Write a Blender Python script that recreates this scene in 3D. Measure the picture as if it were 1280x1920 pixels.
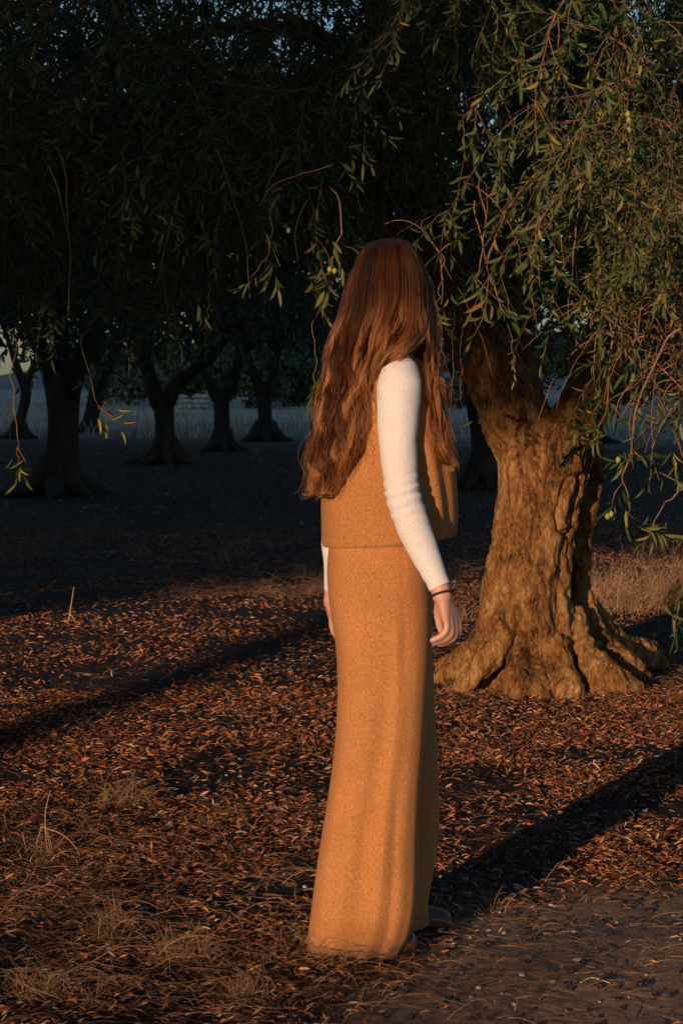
import bpy, math, random
import numpy as np
from mathutils import Vector, Matrix

# ------------------------------------------------------------------ camera, sky, sun
for o in list(bpy.data.objects):
    bpy.data.objects.remove(o)
SC = bpy.context.scene
COL = SC.collection
R = np.random.default_rng(7)
EYE = 1.36
FPX = 4000.0
HOR = 720.0

cam = bpy.data.cameras.new('camera')
cam.sensor_fit = 'VERTICAL'
cam.sensor_height = 24.0
cam.sensor_width = 16.0
cam.lens = 50.0
cam.shift_y = -(960.0 - HOR) / 1920.0
cam.clip_start = 0.1
cam.clip_end = 2000
cam.dof.use_dof = True
cam.dof.focus_distance = 6.8
cam.dof.aperture_fstop = 9.0
camo = bpy.data.objects.new('camera', cam)
camo.location = (0, 0, EYE)
camo.rotation_euler = (math.radians(90), 0, 0)
COL.objects.link(camo)
SC.camera = camo

AZ = math.radians(24.0)      # travel direction of the sunlight, from +Y towards +X
EL = math.radians(8.0)
TE = math.tan(EL)
world = bpy.data.worlds.new('World')
SC.world = world
world.use_nodes = True
wn = world.node_tree
sky = wn.nodes.new('ShaderNodeTexSky')
sky.sky_type = 'NISHITA'
sky.sun_disc = False
sky.sun_elevation = EL
sky.sun_rotation = math.radians(180) + AZ
sky.air_density = 1.0
sky.dust_density = 1.0
sky.ozone_density = 3.0
bgn = wn.nodes['Background']
bgn.inputs['Strength'].default_value = 0.125
wn.links.new(sky.outputs[0], bgn.inputs['Color'])

sun = bpy.data.lights.new('sun', 'SUN')
sun.energy = 4.55
sun.angle = math.radians(0.7)
sun.color = (1.0, 0.66, 0.43)
suno = bpy.data.objects.new('sun', sun)
sdir = Vector((math.sin(AZ) * math.cos(EL), math.cos(AZ) * math.cos(EL), -math.sin(EL)))
suno.rotation_euler = sdir.to_track_quat('-Z', 'Y').to_euler()
suno.location = (-6, -12, 8)
COL.objects.link(suno)

SC.view_settings.view_transform = 'Standard'
SC.view_settings.look = 'None'
SC.view_settings.gamma = 1.0
SC.view_settings.use_curve_mapping = False
SC.view_settings.exposure = 0.0
SC.render.engine = 'CYCLES'
SC.cycles.max_bounces = 5
SC.cycles.diffuse_bounces = 3
SC.cycles.transparent_max_bounces = 8
SC.cycles.use_denoising = True
SC.cycles.sample_clamp_indirect = 4.0

# ------------------------------------------------------------------ numeric helpers
def W(px, py, Y):
    """a point seen at photograph pixel (px, py) at distance Y"""
    return np.array([(px - 640.0) / FPX * Y, Y, EYE - (py - HOR) / FPX * Y])

def gy(py):
    return EYE * FPX / (py - HOR)

def hsh(ix, iy, iz, seed):
    h = (ix.astype(np.int64) * 374761393 + iy.astype(np.int64) * 668265263 + iz.astype(np.int64) * 2147483647 + seed * 144665) & 0xffffffff
    h = ((h ^ (h >> 13)) * 1274126177) & 0xffffffff
    h = (h ^ (h >> 16)) & 0xffffffff
    return h / 4294967295.0 * 2 - 1

def vnoise(p, seed=0):
    p = np.asarray(p, float)
    i = np.floor(p).astype(np.int64)
    f = p - i
    f = f * f * (3 - 2 * f)
    out = 0
    for dx in (0, 1):
        wx = f[:, 0] if dx else 1 - f[:, 0]
        for dy in (0, 1):
            wy = f[:, 1] if dy else 1 - f[:, 1]
            for dz in (0, 1):
                wz = f[:, 2] if dz else 1 - f[:, 2]
                out = out + wx * wy * wz * hsh(i[:, 0] + dx, i[:, 1] + dy, i[:, 2] + dz, seed)
    return out

def fbm(p, oct=3, seed=0):
    a, s, out = 1.0, 0.0, 0
    p = np.asarray(p, float)
    for k in range(oct):
        out = out + a * vnoise(p, seed + k)
        s += a
        a *= 0.5
        p = p * 2.03 + 7.1
    return out / s

def nrm(v):
    return v / np.maximum(np.linalg.norm(v, axis=-1, keepdims=True), 1e-9)

def sstep(a, b, x):
    t = np.clip((x - a) / (b - a), 0, 1)
    return t * t * (3 - 2 * t)

def smooth_path(pts, n):
    """Catmull-Rom through pts, n samples"""
    P = np.asarray(pts, float)
    if len(P) == 2:
        t = np.linspace(0, 1, n)[:, None]
        return P[0] * (1 - t) + P[1] * t
    Q = np.vstack([2 * P[0] - P[1], P, 2 * P[-1] - P[-2]])
    m = len(P) - 1
    s = np.linspace(0, m, n)
    k = np.minimum(s.astype(int), m - 1)
    t = (s - k)[:, None]
    a, b, c, d = Q[k], Q[k + 1], Q[k + 2], Q[k + 3]
    return 0.5 * (2 * b + (c - a) * t + (2 * a - 5 * b + 4 * c - d) * t * t + (3 * b - a - 3 * c + d) * t ** 3)

def mk(name, V, F, mat, parent=None, rnd=None, smooth=True, vat=None):
    """one mesh object; F: list of (n,k) index arrays; rnd: per-face random value"""
    me = bpy.data.meshes.new(name)
    V = np.asarray(V, np.float32)
    me.vertices.add(len(V))
    me.vertices.foreach_set('co', V.ravel())
    F = [np.asarray(f, np.int32) for f in F if len(f)]
    nl = sum(f.size for f in F)
    npoly = sum(len(f) for f in F)
    me.loops.add(nl)
    me.loops.foreach_set('vertex_index', np.concatenate([f.ravel() for f in F]))
    me.polygons.add(npoly)
    tot = np.concatenate([np.full(len(f), f.shape[1], np.int32) for f in F])
    me.polygons.foreach_set('loop_start', np.concatenate([[0], np.cumsum(tot)[:-1]]).astype(np.int32))
    me.polygons.foreach_set('loop_total', tot)
    me.update(calc_edges=True)
    me.validate()
    if smooth:
        me.polygons.foreach_set('use_smooth', np.ones(len(me.polygons), bool))
    if rnd is not None and len(me.polygons) == len(rnd):
        a = me.attributes.new('rnd', 'FLOAT', 'FACE')
        a.data.foreach_set('value', np.asarray(rnd, np.float32))
    if vat is not None:
        for k, v in vat.items():
            a = me.attributes.new(k, 'FLOAT', 'POINT')
            a.data.foreach_set('value', np.asarray(v, np.float32))
    if mat:
        me.materials.append(mat)
    o = bpy.data.objects.new(name, me)
    COL.objects.link(o)
    if parent:
        o.parent = parent
        o.matrix_parent_inverse = Matrix.Translation(parent.location).inverted()
    return o

def empty(name, loc, label, cat, group=None):
    o = bpy.data.objects.new(name, None)
    o.empty_display_size = 0.2
    o.location = loc
    COL.objects.link(o)
    return tag(o, label, cat, group)

def tag(o, label=None, cat=None, group=None, kind=None):
    if label: o['label'] = label
    if cat: o['category'] = cat
    if group: o['group'] = group
    if kind: o['kind'] = kind
    return o

def tubes(P, rad, S=6, caps=False, seed=0):
    """P (N,K,3), rad (N,K) -> V, [quads(, caps)]"""
    P = np.asarray(P, float); rad = np.asarray(rad, float)
    N, K, _ = P.shape
    T = np.empty_like(P)
    T[:, 1:-1] = P[:, 2:] - P[:, :-2]
    T[:, 0] = P[:, 1] - P[:, 0]
    T[:, -1] = P[:, -1] - P[:, -2]
    T = nrm(T)
    m = nrm(P[:, -1] - P[:, 0] + 1e-6)
    ref = np.where(np.abs(m[:, 1:2]) < 0.8, np.array([[0.03, 1.0, 0.05]]), np.array([[1.0, 0.04, 0.02]]))
    U = nrm(np.cross(T, ref[:, None, :]))
    B = np.cross(T, U)
    a = np.arange(S) / S * 2 * math.pi
    V = P[:, :, None, :] + rad[:, :, None, None] * (np.cos(a)[None, None, :, None] * U[:, :, None, :] + np.sin(a)[None, None, :, None] * B[:, :, None, :])
    idx = np.arange(N * K * S).reshape(N, K, S)
    nx = np.roll(idx, -1, axis=2)
    q = np.stack([idx[:, :-1], nx[:, :-1], nx[:, 1:], idx[:, 1:]], axis=-1).reshape(-1, 4)
    F = [q]
    if caps:
        F.append(idx[:, 0, ::-1].reshape(N, S))
        F.append(idx[:, -1].reshape(N, S))
    return V.reshape(-1, 3), F

class Geo:
    def __init__(s): s.V = []; s.F = {}; s.n = 0; s.r = {}
    def add(s, V, F, rnd=None):
        for f in F:
            if len(f) == 0: continue
            k = f.shape[1]
            s.F.setdefault(k, []).append(np.asarray(f) + s.n)
            s.r.setdefault(k, []).append(np.full(len(f), 0.5) if rnd is None else (np.full(len(f), rnd) if np.isscalar(rnd) else rnd))
        s.V.append(V); s.n += len(V)
    def tube(s, pts, r0, r1=None, n=12, S=8, caps=True, rads=None, rnd=None):
        p = smooth_path(pts, n)
        if rads is None:
            rr = np.linspace(r0, r1 if r1 is not None else r0, n)
        else:
            rr = np.interp(np.linspace(0, 1, n), np.linspace(0, 1, len(rads)), rads)
        V, F = tubes(p[None], rr[None], S, caps)
        s.add(V, F, rnd)
    def ball(s, c, r, nu=14, nv=10, rot=None):
        u = np.linspace(0, 2 * math.pi, nu, endpoint=False)
        v = np.linspace(0, math.pi, nv)[1:-1]
        uu, vv = np.meshgrid(u, v)
        P = np.stack([np.cos(uu) * np.sin(vv), np.sin(uu) * np.sin(vv), np.cos(vv)], -1).reshape(-1, 3)
        P = np.vstack([P, [[0, 0, 1]], [[0, 0, -1]]]) * np.asarray(r)
        if rot is not None: P = P @ np.asarray(rot).T
        P = P + np.asarray(c)
        m = nv - 2
        id = np.arange(m * nu).reshape(m, nu)
        nx = np.roll(id, -1, 1)
        q = np.stack([id[:-1], id[1:], nx[1:], nx[:-1]], -1).reshape(-1, 4)
        top, bot = m * nu, m * nu + 1
        t = np.stack([np.full(nu, top), id[0], nx[0]], -1)
        b = np.stack([np.full(nu, bot), nx[-1], id[-1]], -1)
        s.add(P, [q, t, b])
    def build(s, name, mat, parent=None, smooth=True, rnd=False):
        ks = list(s.F)
        F = [np.vstack(s.F[k]) for k in ks]
        r = np.concatenate([np.concatenate(s.r[k]) for k in ks]) if rnd else None
        return mk(name, np.vstack(s.V), F, mat, parent, r, smooth)

def remesh(o, voxel, smooth_it=2, disp=None):
    """union of overlapping closed shells by voxel remesh, applied"""
    m = o.modifiers.new('r', 'REMESH'); m.mode = 'VOXEL'; m.voxel_size = voxel; m.use_smooth_shade = True
    if smooth_it:
        s = o.modifiers.new('s', 'SMOOTH'); s.factor = 0.5; s.iterations = smooth_it
    dg = bpy.context.evaluated_depsgraph_get()
    dg.update()
    me = bpy.data.meshes.new_from_object(o.evaluated_get(dg))
    o.modifiers.clear()
    mats = list(o.data.materials)
    o.data = me
    me.name = o.name
    me.materials.clear()
    for k in mats: me.materials.append(k)
    if disp:
        n = len(me.vertices)
        co = np.empty(n * 3, np.float32); me.vertices.foreach_get('co', co); co = co.reshape(-1, 3).astype(float)
        no = np.empty(n * 3, np.float32); me.vertex_normals.foreach_get('vector', no); no = no.reshape(-1, 3).astype(float)
        co = disp(co, no)
        me.vertices.foreach_set('co', co.astype(np.float32).ravel())
    me.polygons.foreach_set('use_smooth', np.ones(len(me.polygons), bool))
    me.update()
    return o

# ------------------------------------------------------------------ materials
def newmat(name):
    m = bpy.data.materials.new(name); m.use_nodes = True
    nt = m.node_tree
    return m, nt, nt.nodes['Principled BSDF']

def N(nt, typ, **kw):
    n = nt.nodes.new(typ)
    for k, v in kw.items(): setattr(n, k, v)
    return n

def ramp(nt, fac, stops):
    r = N(nt, 'ShaderNodeValToRGB')
    e = r.color_ramp.elements
    while len(e) < len(stops): e.new(0.5)
    for i, (p, c) in enumerate(stops):
        e[i].position = p; e[i].color = (c[0], c[1], c[2], 1)
    nt.links.new(fac, r.inputs[0])
    return r.outputs[0]

def coords(nt, scale=(1, 1, 1), gen='Object'):
    tc = N(nt, 'ShaderNodeTexCoord'); mp = N(nt, 'ShaderNodeMapping')
    mp.inputs['Scale'].default_value = scale
    nt.links.new(tc.outputs[gen], mp.inputs[0])
    return mp.outputs[0]

def noise(nt, vec, scale, detail=4, rough=0.55, dist=0.0):
    n = N(nt, 'ShaderNodeTexNoise')
    n.inputs['Scale'].default_value = scale; n.inputs['Detail'].default_value = detail
    n.inputs['Roughness'].default_value = rough; n.inputs['Distortion'].default_value = dist
    nt.links.new(vec, n.inputs['Vector'])
    return n.outputs[0]

def bump(nt, h, strength, dist, b, chain=None):
    n = N(nt, 'ShaderNodeBump')
    n.inputs['Strength'].default_value = strength; n.inputs['Distance'].default_value = dist
    nt.links.new(h, n.inputs['Height'])
    if chain is not None: nt.links.new(chain, n.inputs['Normal'])
    nt.links.new(n.outputs[0], b.inputs['Normal'])
    return n.outputs[0]

def noise_mat(name, stops, scale=8, vscale=(1, 1, 1), rough=0.8, bstr=0.4, bdist=0.01, detail=6, bscale=None, spec=0.3, dist=0.0, sheen=0.0):
    m, nt, b = newmat(name)
    v = coords(nt, vscale)
    f = noise(nt, v, scale, detail, 0.6, dist)
    nt.links.new(ramp(nt, f, stops), b.inputs['Base Color'])
    b.inputs['Roughness'].default_value = rough
    b.inputs['Specular IOR Level'].default_value = spec
    if sheen: b.inputs['Sheen Weight'].default_value = sheen
    h = noise(nt, v, bscale or scale * 2.5, detail, 0.65)
    bump(nt, h, bstr, bdist, b)
    return m

# bark of the near tree
def bark_mat(name, k=1.0):
    m, nt, b = newmat(name)
    v = coords(nt, (1, 1, 0.35))
    v2 = coords(nt, (1, 1, 0.8))
    f1 = noise(nt, v, 16, 9, 0.74, 0.6)
    f2 = noise(nt, v2, 3.0, 4, 0.6)
    f3 = noise(nt, v, 95, 6, 0.8)
    mx = N(nt, 'ShaderNodeMath', operation='MULTIPLY_ADD'); nt.links.new(f2, mx.inputs[0]); mx.inputs[1].default_value = 0.7
    nt.links.new(f1, mx.inputs[2])
    mx2 = N(nt, 'ShaderNodeMath', operation='MULTIPLY_ADD'); nt.links.new(f3, mx2.inputs[0]); mx2.inputs[1].default_value = 1.0
    nt.links.new(mx.outputs[0], mx2.inputs[2])
    c = ramp(nt, mx2.outputs[0], [(0.56, (0.035 * k, 0.018 * k, 0.008 * k)), (0.635, (0.20 * k, 0.092 * k, 0.032 * k)),
                             (0.70, (0.36 * k, 0.18 * k, 0.062 * k)), (0.79, (0.56 * k, 0.36 * k, 0.16 * k))])
    # ramp works in 0..1: halve the sum
    hv = N(nt, 'ShaderNodeMath', operation='MULTIPLY'); hv.inputs[1].default_value = 0.5
    nt.links.new(mx2.outputs[0], hv.inputs[0])
    for l in list(nt.links):
        if l.to_node.type == 'VALTORGB': nt.links.remove(l)
    rn = [n for n in nt.nodes if n.type == 'VALTORGB'][0]
    nt.links.new(hv.outputs[0], rn.inputs[0])
    nt.links.new(c, b.inputs['Base Color'])
    b.inputs['Roughness'].default_value = 0.9
    b.inputs['Specular IOR Level'].default_value = 0.15
    a = bump(nt, f1, 0.9, 0.045, b)
    bump(nt, f3, 0.9, 0.014, b, a)
    return m

def leaf_mat(name, top, under, yellow=(0.32, 0.26, 0.05), tr=0.25, vary=0.5):
    m, nt, b = newmat(name)
    at = N(nt, 'ShaderNodeAttribute', attribute_name='rnd')
    geo = N(nt, 'ShaderNodeNewGeometry')
    ct = ramp(nt, at.outputs['Fac'], [(0.0, [x * 0.55 for x in top]), (0.6, top), (0.93, [top[0] * 1.7, top[1] * 1.4, top[2]]), (0.965, yellow), (1.0, (0.25, 0.10, 0.03))])
    cu = ramp(nt, at.outputs['Fac'], [(0.0, [x * 0.6 for x in under]), (0.9, under), (0.965, yellow), (1.0, (0.3, 0.14, 0.05))])
    mix = N(nt, 'ShaderNodeMix', data_type='RGBA')
    nt.links.new(geo.outputs['Backfacing'], mix.inputs[0])
    nt.links.new(ct, mix.inputs[6]); nt.links.new(cu, mix.inputs[7])
    nt.links.new(mix.outputs[2], b.inputs['Base Color'])
    b.inputs['Roughness'].default_value = 0.45
    b.inputs['Specular IOR Level'].default_value = 0.28
    out = nt.nodes['Material Output']
    trn = N(nt, 'ShaderNodeBsdfTranslucent'); nt.links.new(ct, trn.inputs[0])
    ms = N(nt, 'ShaderNodeMixShader'); ms.inputs[0].default_value = tr
    nt.links.new(b.outputs[0], ms.inputs[1]); nt.links.new(trn.outputs[0], ms.inputs[2])
    nt.links.new(ms.outputs[0], out.inputs[0])
    return m

def rnd_mat(name, stops, rough=0.8, spec=0.3, nscale=60):
    m, nt, b = newmat(name)
    at = N(nt, 'ShaderNodeAttribute', attribute_name='rnd')
    f = noise(nt, coords(nt), nscale, 3)
    ad = N(nt, 'ShaderNodeMath', operation='MULTIPLY_ADD'); nt.links.new(f, ad.inputs[0]); ad.inputs[1].default_value = 0.16
    sb = N(nt, 'ShaderNodeMath', operation='SUBTRACT'); nt.links.new(at.outputs['Fac'], sb.inputs[0]); sb.inputs[1].default_value = 0.08
    nt.links.new(sb.outputs[0], ad.inputs[2])
    nt.links.new(ramp(nt, ad.outputs[0], stops), b.inputs['Base Color'])
    b.inputs['Roughness'].default_value = rough
    b.inputs['Specular IOR Level'].default_value = spec
    return m

M = {}
M['bark'] = bark_mat('olive_bark', 1.15)
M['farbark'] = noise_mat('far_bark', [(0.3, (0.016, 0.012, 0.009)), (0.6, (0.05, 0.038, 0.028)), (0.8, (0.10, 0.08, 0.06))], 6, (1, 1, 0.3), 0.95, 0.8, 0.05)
M['twig'] = noise_mat('twig_bark', [(0.3, (0.10, 0.055, 0.03)), (0.7, (0.27, 0.16, 0.085))], 40, (1, 1, 1), 0.8, 0.3, 0.002)
M['leaf'] = leaf_mat('olive_leaf', (0.036, 0.078, 0.016), (0.15, 0.17, 0.06), tr=0.3)
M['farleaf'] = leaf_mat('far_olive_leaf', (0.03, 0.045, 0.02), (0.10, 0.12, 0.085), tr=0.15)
M['litter'] = rnd_mat('dry_leaf_litter', [(0.0, (0.02, 0.012, 0.009)), (0.3, (0.09, 0.035, 0.018)), (0.6, (0.42, 0.14, 0.05)),
                                         (0.86, (0.56, 0.28, 0.125)), (0.95, (0.52, 0.42, 0.32)), (1.0, (0.12, 0.16, 0.05))], 0.65, 0.4)
M['straw'] = rnd_mat('dry_straw', [(0.0, (0.10, 0.05, 0.027)), (0.5, (0.30, 0.16, 0.075)), (1.0, (0.56, 0.39, 0.22))], 0.7, 0.3)
M['olive_g'] = noise_mat('green_olive', [(0.3, (0.16, 0.20, 0.05)), (0.7, (0.30, 0.30, 0.10))], 20, (1, 1, 1), 0.4, 0.05, 0.001)
M['olive_p'] = noise_mat('dark_olive', [(0.3, (0.012, 0.008, 0.014)), (0.7, (0.04, 0.028, 0.05))], 20, (1, 1, 1), 0.45, 0.05, 0.001)
M['stone'] = noise_mat('pale_stone', [(0.3, (0.25, 0.24, 0.22)), (0.7, (0.5, 0.48, 0.44))], 12, (1, 1, 1), 0.9, 0.5, 0.01)

def ground_mat():
    m, nt, b = newmat('soil')
    v = coords(nt)
    at = N(nt, 'ShaderNodeAttribute', attribute_name='path')
    fa = N(nt, 'ShaderNodeAttribute', attribute_name='field')
    f1 = noise(nt, v, 30, 8, 0.7)
    f2 = noise(nt, v, 2.2, 5, 0.6)
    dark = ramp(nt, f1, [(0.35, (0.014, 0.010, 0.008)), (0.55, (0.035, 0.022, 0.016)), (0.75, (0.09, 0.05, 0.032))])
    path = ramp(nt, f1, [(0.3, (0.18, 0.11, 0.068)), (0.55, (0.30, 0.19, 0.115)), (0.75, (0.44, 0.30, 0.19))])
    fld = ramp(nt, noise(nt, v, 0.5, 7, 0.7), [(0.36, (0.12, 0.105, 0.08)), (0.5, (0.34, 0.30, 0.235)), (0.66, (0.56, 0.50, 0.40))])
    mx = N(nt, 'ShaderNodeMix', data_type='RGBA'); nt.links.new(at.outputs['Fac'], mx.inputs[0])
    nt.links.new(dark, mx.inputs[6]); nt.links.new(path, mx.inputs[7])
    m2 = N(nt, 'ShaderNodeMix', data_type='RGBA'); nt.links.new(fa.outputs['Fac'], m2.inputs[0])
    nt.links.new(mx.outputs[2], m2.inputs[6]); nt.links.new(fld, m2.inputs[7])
    nt.links.new(m2.outputs[2], b.inputs['Base Color'])
    b.inputs['Roughness'].default_value = 0.95
    b.inputs['Specular IOR Level'].default_value = 0.15
    a = bump(nt, noise(nt, v, 14, 6, 0.6), 0.6, 0.03, b)
    bump(nt, noise(nt, v, 120, 4, 0.7), 0.7, 0.006, b, a)
    return m
M['soil'] = ground_mat()

# ------------------------------------------------------------------ ground
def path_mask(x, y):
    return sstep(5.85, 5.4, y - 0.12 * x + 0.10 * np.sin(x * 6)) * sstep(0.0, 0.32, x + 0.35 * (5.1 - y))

def gz(x, y):
    x = np.asarray(x, float); y = np.asarray(y, float)
    p = np.stack([x, y, x * 0], -1).reshape(-1, 3)
    near = np.clip(1 - (y.ravel() - 25) / 30, 0, 1)
    z = 0.018 * fbm(p * 1.6, 3, 3) * near + 0.007 * fbm(p * 9, 2, 5) * near
    d = y.ravel()
    z = z + 0.05 * fbm(p * 0.25, 2, 9) * np.clip((d - 16) / 15, 0, 1)
    z = z + np.clip((d - 70) / 230, 0, 1) ** 1.5 * 1.2
    return z.reshape(x.shape)

def grid_obj(name, xs, ys, zf, mat, **vat):
    X, Y = np.meshgrid(xs, ys)
    Z = zf(X, Y)
    V = np.stack([X, Y, Z], -1).reshape(-1, 3)
    id = np.arange(len(V)).reshape(X.shape)
    q = np.stack([id[:-1, :-1], id[:-1, 1:], id[1:, 1:], id[1:, :-1]], -1).reshape(-1, 4)
    return mk(name, V, [q], mat, vat={k: f(X, Y).ravel() for k, f in vat.items()})

xs = np.unique(np.concatenate([np.linspace(-400, -20, 24), np.linspace(-20, -4, 40), np.linspace(-4, 4, 140), np.linspace(4, 20, 40), np.linspace(20, 400, 24)]))
ys = np.unique(np.concatenate([np.linspace(-520, -10, 20), np.linspace(-10, 3.5, 30), np.linspace(3.5, 9, 110), np.linspace(9, 20, 110), np.linspace(20, 60, 60), np.linspace(60, 900, 50)]))
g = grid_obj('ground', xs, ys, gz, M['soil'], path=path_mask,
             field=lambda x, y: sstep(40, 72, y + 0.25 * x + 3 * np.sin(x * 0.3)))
tag(g, kind='structure')

# ------------------------------------------------------------------ leaf litter, twigs, pebbles on the ground
def leaf_quads(P, D, Nn, L, Wd, bend=0.15):
    """folded lance-shaped leaves: 6 verts, 2 quads each"""
    n = len(P)
    D = nrm(D); S = nrm(np.cross(D, Nn)); U = np.cross(S, D)
    L = np.broadcast_to(L, (n,))[:, None]; Wd = np.broadcast_to(Wd, (n,))[:, None]
    bend = np.broadcast_to(bend, (n,))[:, None]
    lift = 0.35 * Wd * U
    v = [P,
         P + D * L * 0.33 + S * Wd * 0.5 + lift - U * L * bend * 0.1,
         P + D * L * 0.72 + S * Wd * 0.38 + lift - U * L * bend * 0.5,
         P + D * L - U * L * bend,
         P + D * L * 0.72 - S * Wd * 0.38 + lift - U * L * bend * 0.5,
         P + D * L * 0.33 - S * Wd * 0.5 + lift - U * L * bend * 0.1]
    V = np.stack(v, 1).reshape(-1, 3)
    b = np.arange(n)[:, None] * 6
    q = np.stack([np.hstack([b, b + 1, b + 2, b + 3]), np.hstack([b, b + 3, b + 4, b + 5])], 1).reshape(-1, 4)
    return V, q

def litter(n, y0, y1, lmin, lmax, half=0.19, seed=1, tilt=0.35):
    r = np.random.default_rng(seed)
    y = np.sqrt(r.uniform(y0 ** 2, y1 ** 2, n))
    x = r.uniform(-half, half, n) * y if half > 0 else r.uniform(.17, -half, n) * np.where(r.uniform(size=n) < .5, -1, 1) * y
    dens = 1 - 0.965 * path_mask(x, y)
    cl = fbm(np.stack([x * 2.2, y * 2.2, x * 0], -1), 3, 21)
    dens = dens * np.clip(0.66 + 1.5 * cl, 0.08, 1)
    k = r.uniform(0, 1, n) < dens
    x, y = x[k], y[k]; n = len(x)
    z = gz(x, y) + r.uniform(0.0, 0.016, n)
    a = r.normal(0.1, 0.75, n) + np.where(r.uniform(size=n) < 0.5, math.pi, 0)
    e = r.normal(0, tilt, n)
    D = np.stack([np.cos(a) * np.cos(e), np.sin(a) * np.cos(e), np.sin(e)], -1)
    L = lmin + (lmax - lmin) * r.beta(1.6, 1.8, n)
    P = np.stack([x, y, z + np.abs(np.sin(e)) * L * 0.45], -1) - D * L[:, None] * 0.5
    Nn = nrm(np.stack([r.normal(0, 0.6, n), r.normal(0, 0.6, n) - 0.15, np.ones(n)], -1))
    V, q = leaf_quads(P, D, Nn, L, np.clip(L, .022, 1) * r.uniform(0.09, 0.24, n), r.uniform(-0.25, 0.5, n))
    rn = r.beta(1.2, 1.5, n) * 0.93
    sp = r.uniform(size=n)
    rn = np.where(sp < 0.03, 0.95, np.where(sp > 0.998, 1.0, rn))
    return V, q, np.repeat(rn, 2)

for (nm, n, y0, y1, a, b_, half, seed, tl) in [('leaf_litter', 118000, 4.3, 9.5, 0.010, 0.040, 0.18, 1, 0.27), ('leaf_litter', 66000, 9.5, 20, 0.016, 0.046, 0.19, 2, 0.33), ('leaf_litter', 24000, 20, 45, 0.035, 0.075, 0.24, 3, 0.3), ('leaf_litter', 26000, 3.6, 20, 0.03, 0.07, -0.36, 4, 0.3)]:
    V, q, rn = litter(n, y0, y1, a, b_, half, seed, tl)
    tag(mk(nm, V, [q], M['litter'], rnd=rn, smooth=False), 'rusty dry olive leaves strewn over the orchard floor', 'leaf litter', kind='stuff')

def pebbles(name, n, seed, mat, r0, r1, fn, label, cat, flat=0.55):
    r = np.random.default_rng(seed)
    G = Geo()
    ico = np.array([[0, 0, 1], [0.9, 0, 0.3], [0.28, 0.85, 0.3], [-0.72, 0.52, 0.3], [-0.72, -0.52, 0.3], [0.28, -0.85, 0.3],
                    [0.72, 0.52, -0.4], [-0.28, 0.85, -0.4], [-0.9, 0, -0.4], [-0.28, -0.85, -0.4], [0.72, -0.52, -0.4], [0, 0, -0.8]])
    tri = np.array([[0, 1, 2], [0, 2, 3], [0, 3, 4], [0, 4, 5], [0, 5, 1], [1, 6, 2], [2, 7, 3], [3, 8, 4], [4, 9, 5], [5, 10, 1],
                    [6, 7, 2], [7, 8, 3], [8, 9, 4], [9, 10, 5], [10, 6, 1], [11, 7, 6], [11, 8, 7], [11, 9, 8], [11, 10, 9], [11, 6, 10]])
    x, y = fn(r, n)
    z = gz(x, y)
    s = r.uniform(r0, r1, n)
    V = ico[None] * (1 + r.normal(0, 0.12, (n, 12, 1))) * s[:, None, None] * np.stack([np.ones(n), r.uniform(0.6, 1, n), np.full(n, flat)], -1)[:, None, :]
    a = r.uniform(0, 6.28, n)
    c, sn = np.cos(a)[:, None], np.sin(a)[:, None]
    V = np.stack([V[..., 0] * c - V[..., 1] * sn, V[..., 0] * sn + V[..., 1] * c, V[..., 2]], -1) + np.stack([x, y, z + s * flat * 0.5], -1)[:, None]
    F = (tri[None] + np.arange(n)[:, None, None] * 12).reshape(-1, 3)
    return tag(mk(name, V.reshape(-1, 3), [F], mat), label, cat, kind='stuff')

def near_xy(r, n):
    y = r.uniform(4.4, 9, n); return r.uniform(-0.17, 0.17, n) * y, y
def right_xy(r, n):
    y = r.uniform(4.5, 9.3, n) ; return r.uniform(0.02, 0.17, n) * y, y
pebbles('pebbles', 420, 4, M['stone'], 0.003, 0.010, near_xy, 'small pale pebbles scattered over the bare soil', 'pebbles')
pebbles('fallen_olives', 300, 5, M['olive_p'], 0.007, 0.011, right_xy, 'shrivelled black olives fallen on the ground', 'fallen olives', 0.8)

def fine_stems(name, n, region, seed, lmin, lmax, label, up=0.25, clump=60):
    """thin curled stems lying and standing, joined"""
    r = np.random.default_rng(seed)
    cx, cy = region(r, clump)
    k = r.integers(0, clump, n)
    x = cx[k] + r.normal(0, 0.11, n); y = cy[k] + r.normal(0, 0.11, n)
    a = r.uniform(0, 6.28, n); L = r.uniform(lmin, lmax, n)
    K = 6
    t = np.linspace(0, 1, K)[None]
    cur = r.normal(0, 1.3, n)[:, None]; e0 = np.abs(r.normal(up, 0.5, n))[:, None]
    ang = a[:, None] + cur * t + np.cumsum(r.normal(0, .32, (n, K)), 1)
    el = e0 * (1 - 1.5 * t)
    st = (L / K)[:, None]
    X = x[:, None] + np.cumsum(np.cos(ang) * np.cos(el) * st, 1)
    Y = y[:, None] + np.cumsum(np.sin(ang) * np.cos(el) * st, 1)
    Z = gz(x, y)[:, None] + 0.006 + np.maximum(np.cumsum(np.sin(el) * st, 1), 0)
    V, F = tubes(np.stack([X, Y, Z], -1), np.linspace(1, 0.4, K)[None] * r.uniform(0.0004, 0.0010, n)[:, None], 3)
    rn = np.repeat(r.uniform(0.0, 0.8, n), len(F[0]) // n)
    return tag(mk(name, V, F, M['straw'], rnd=rn), label, 'dry grass', kind='stuff')

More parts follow.
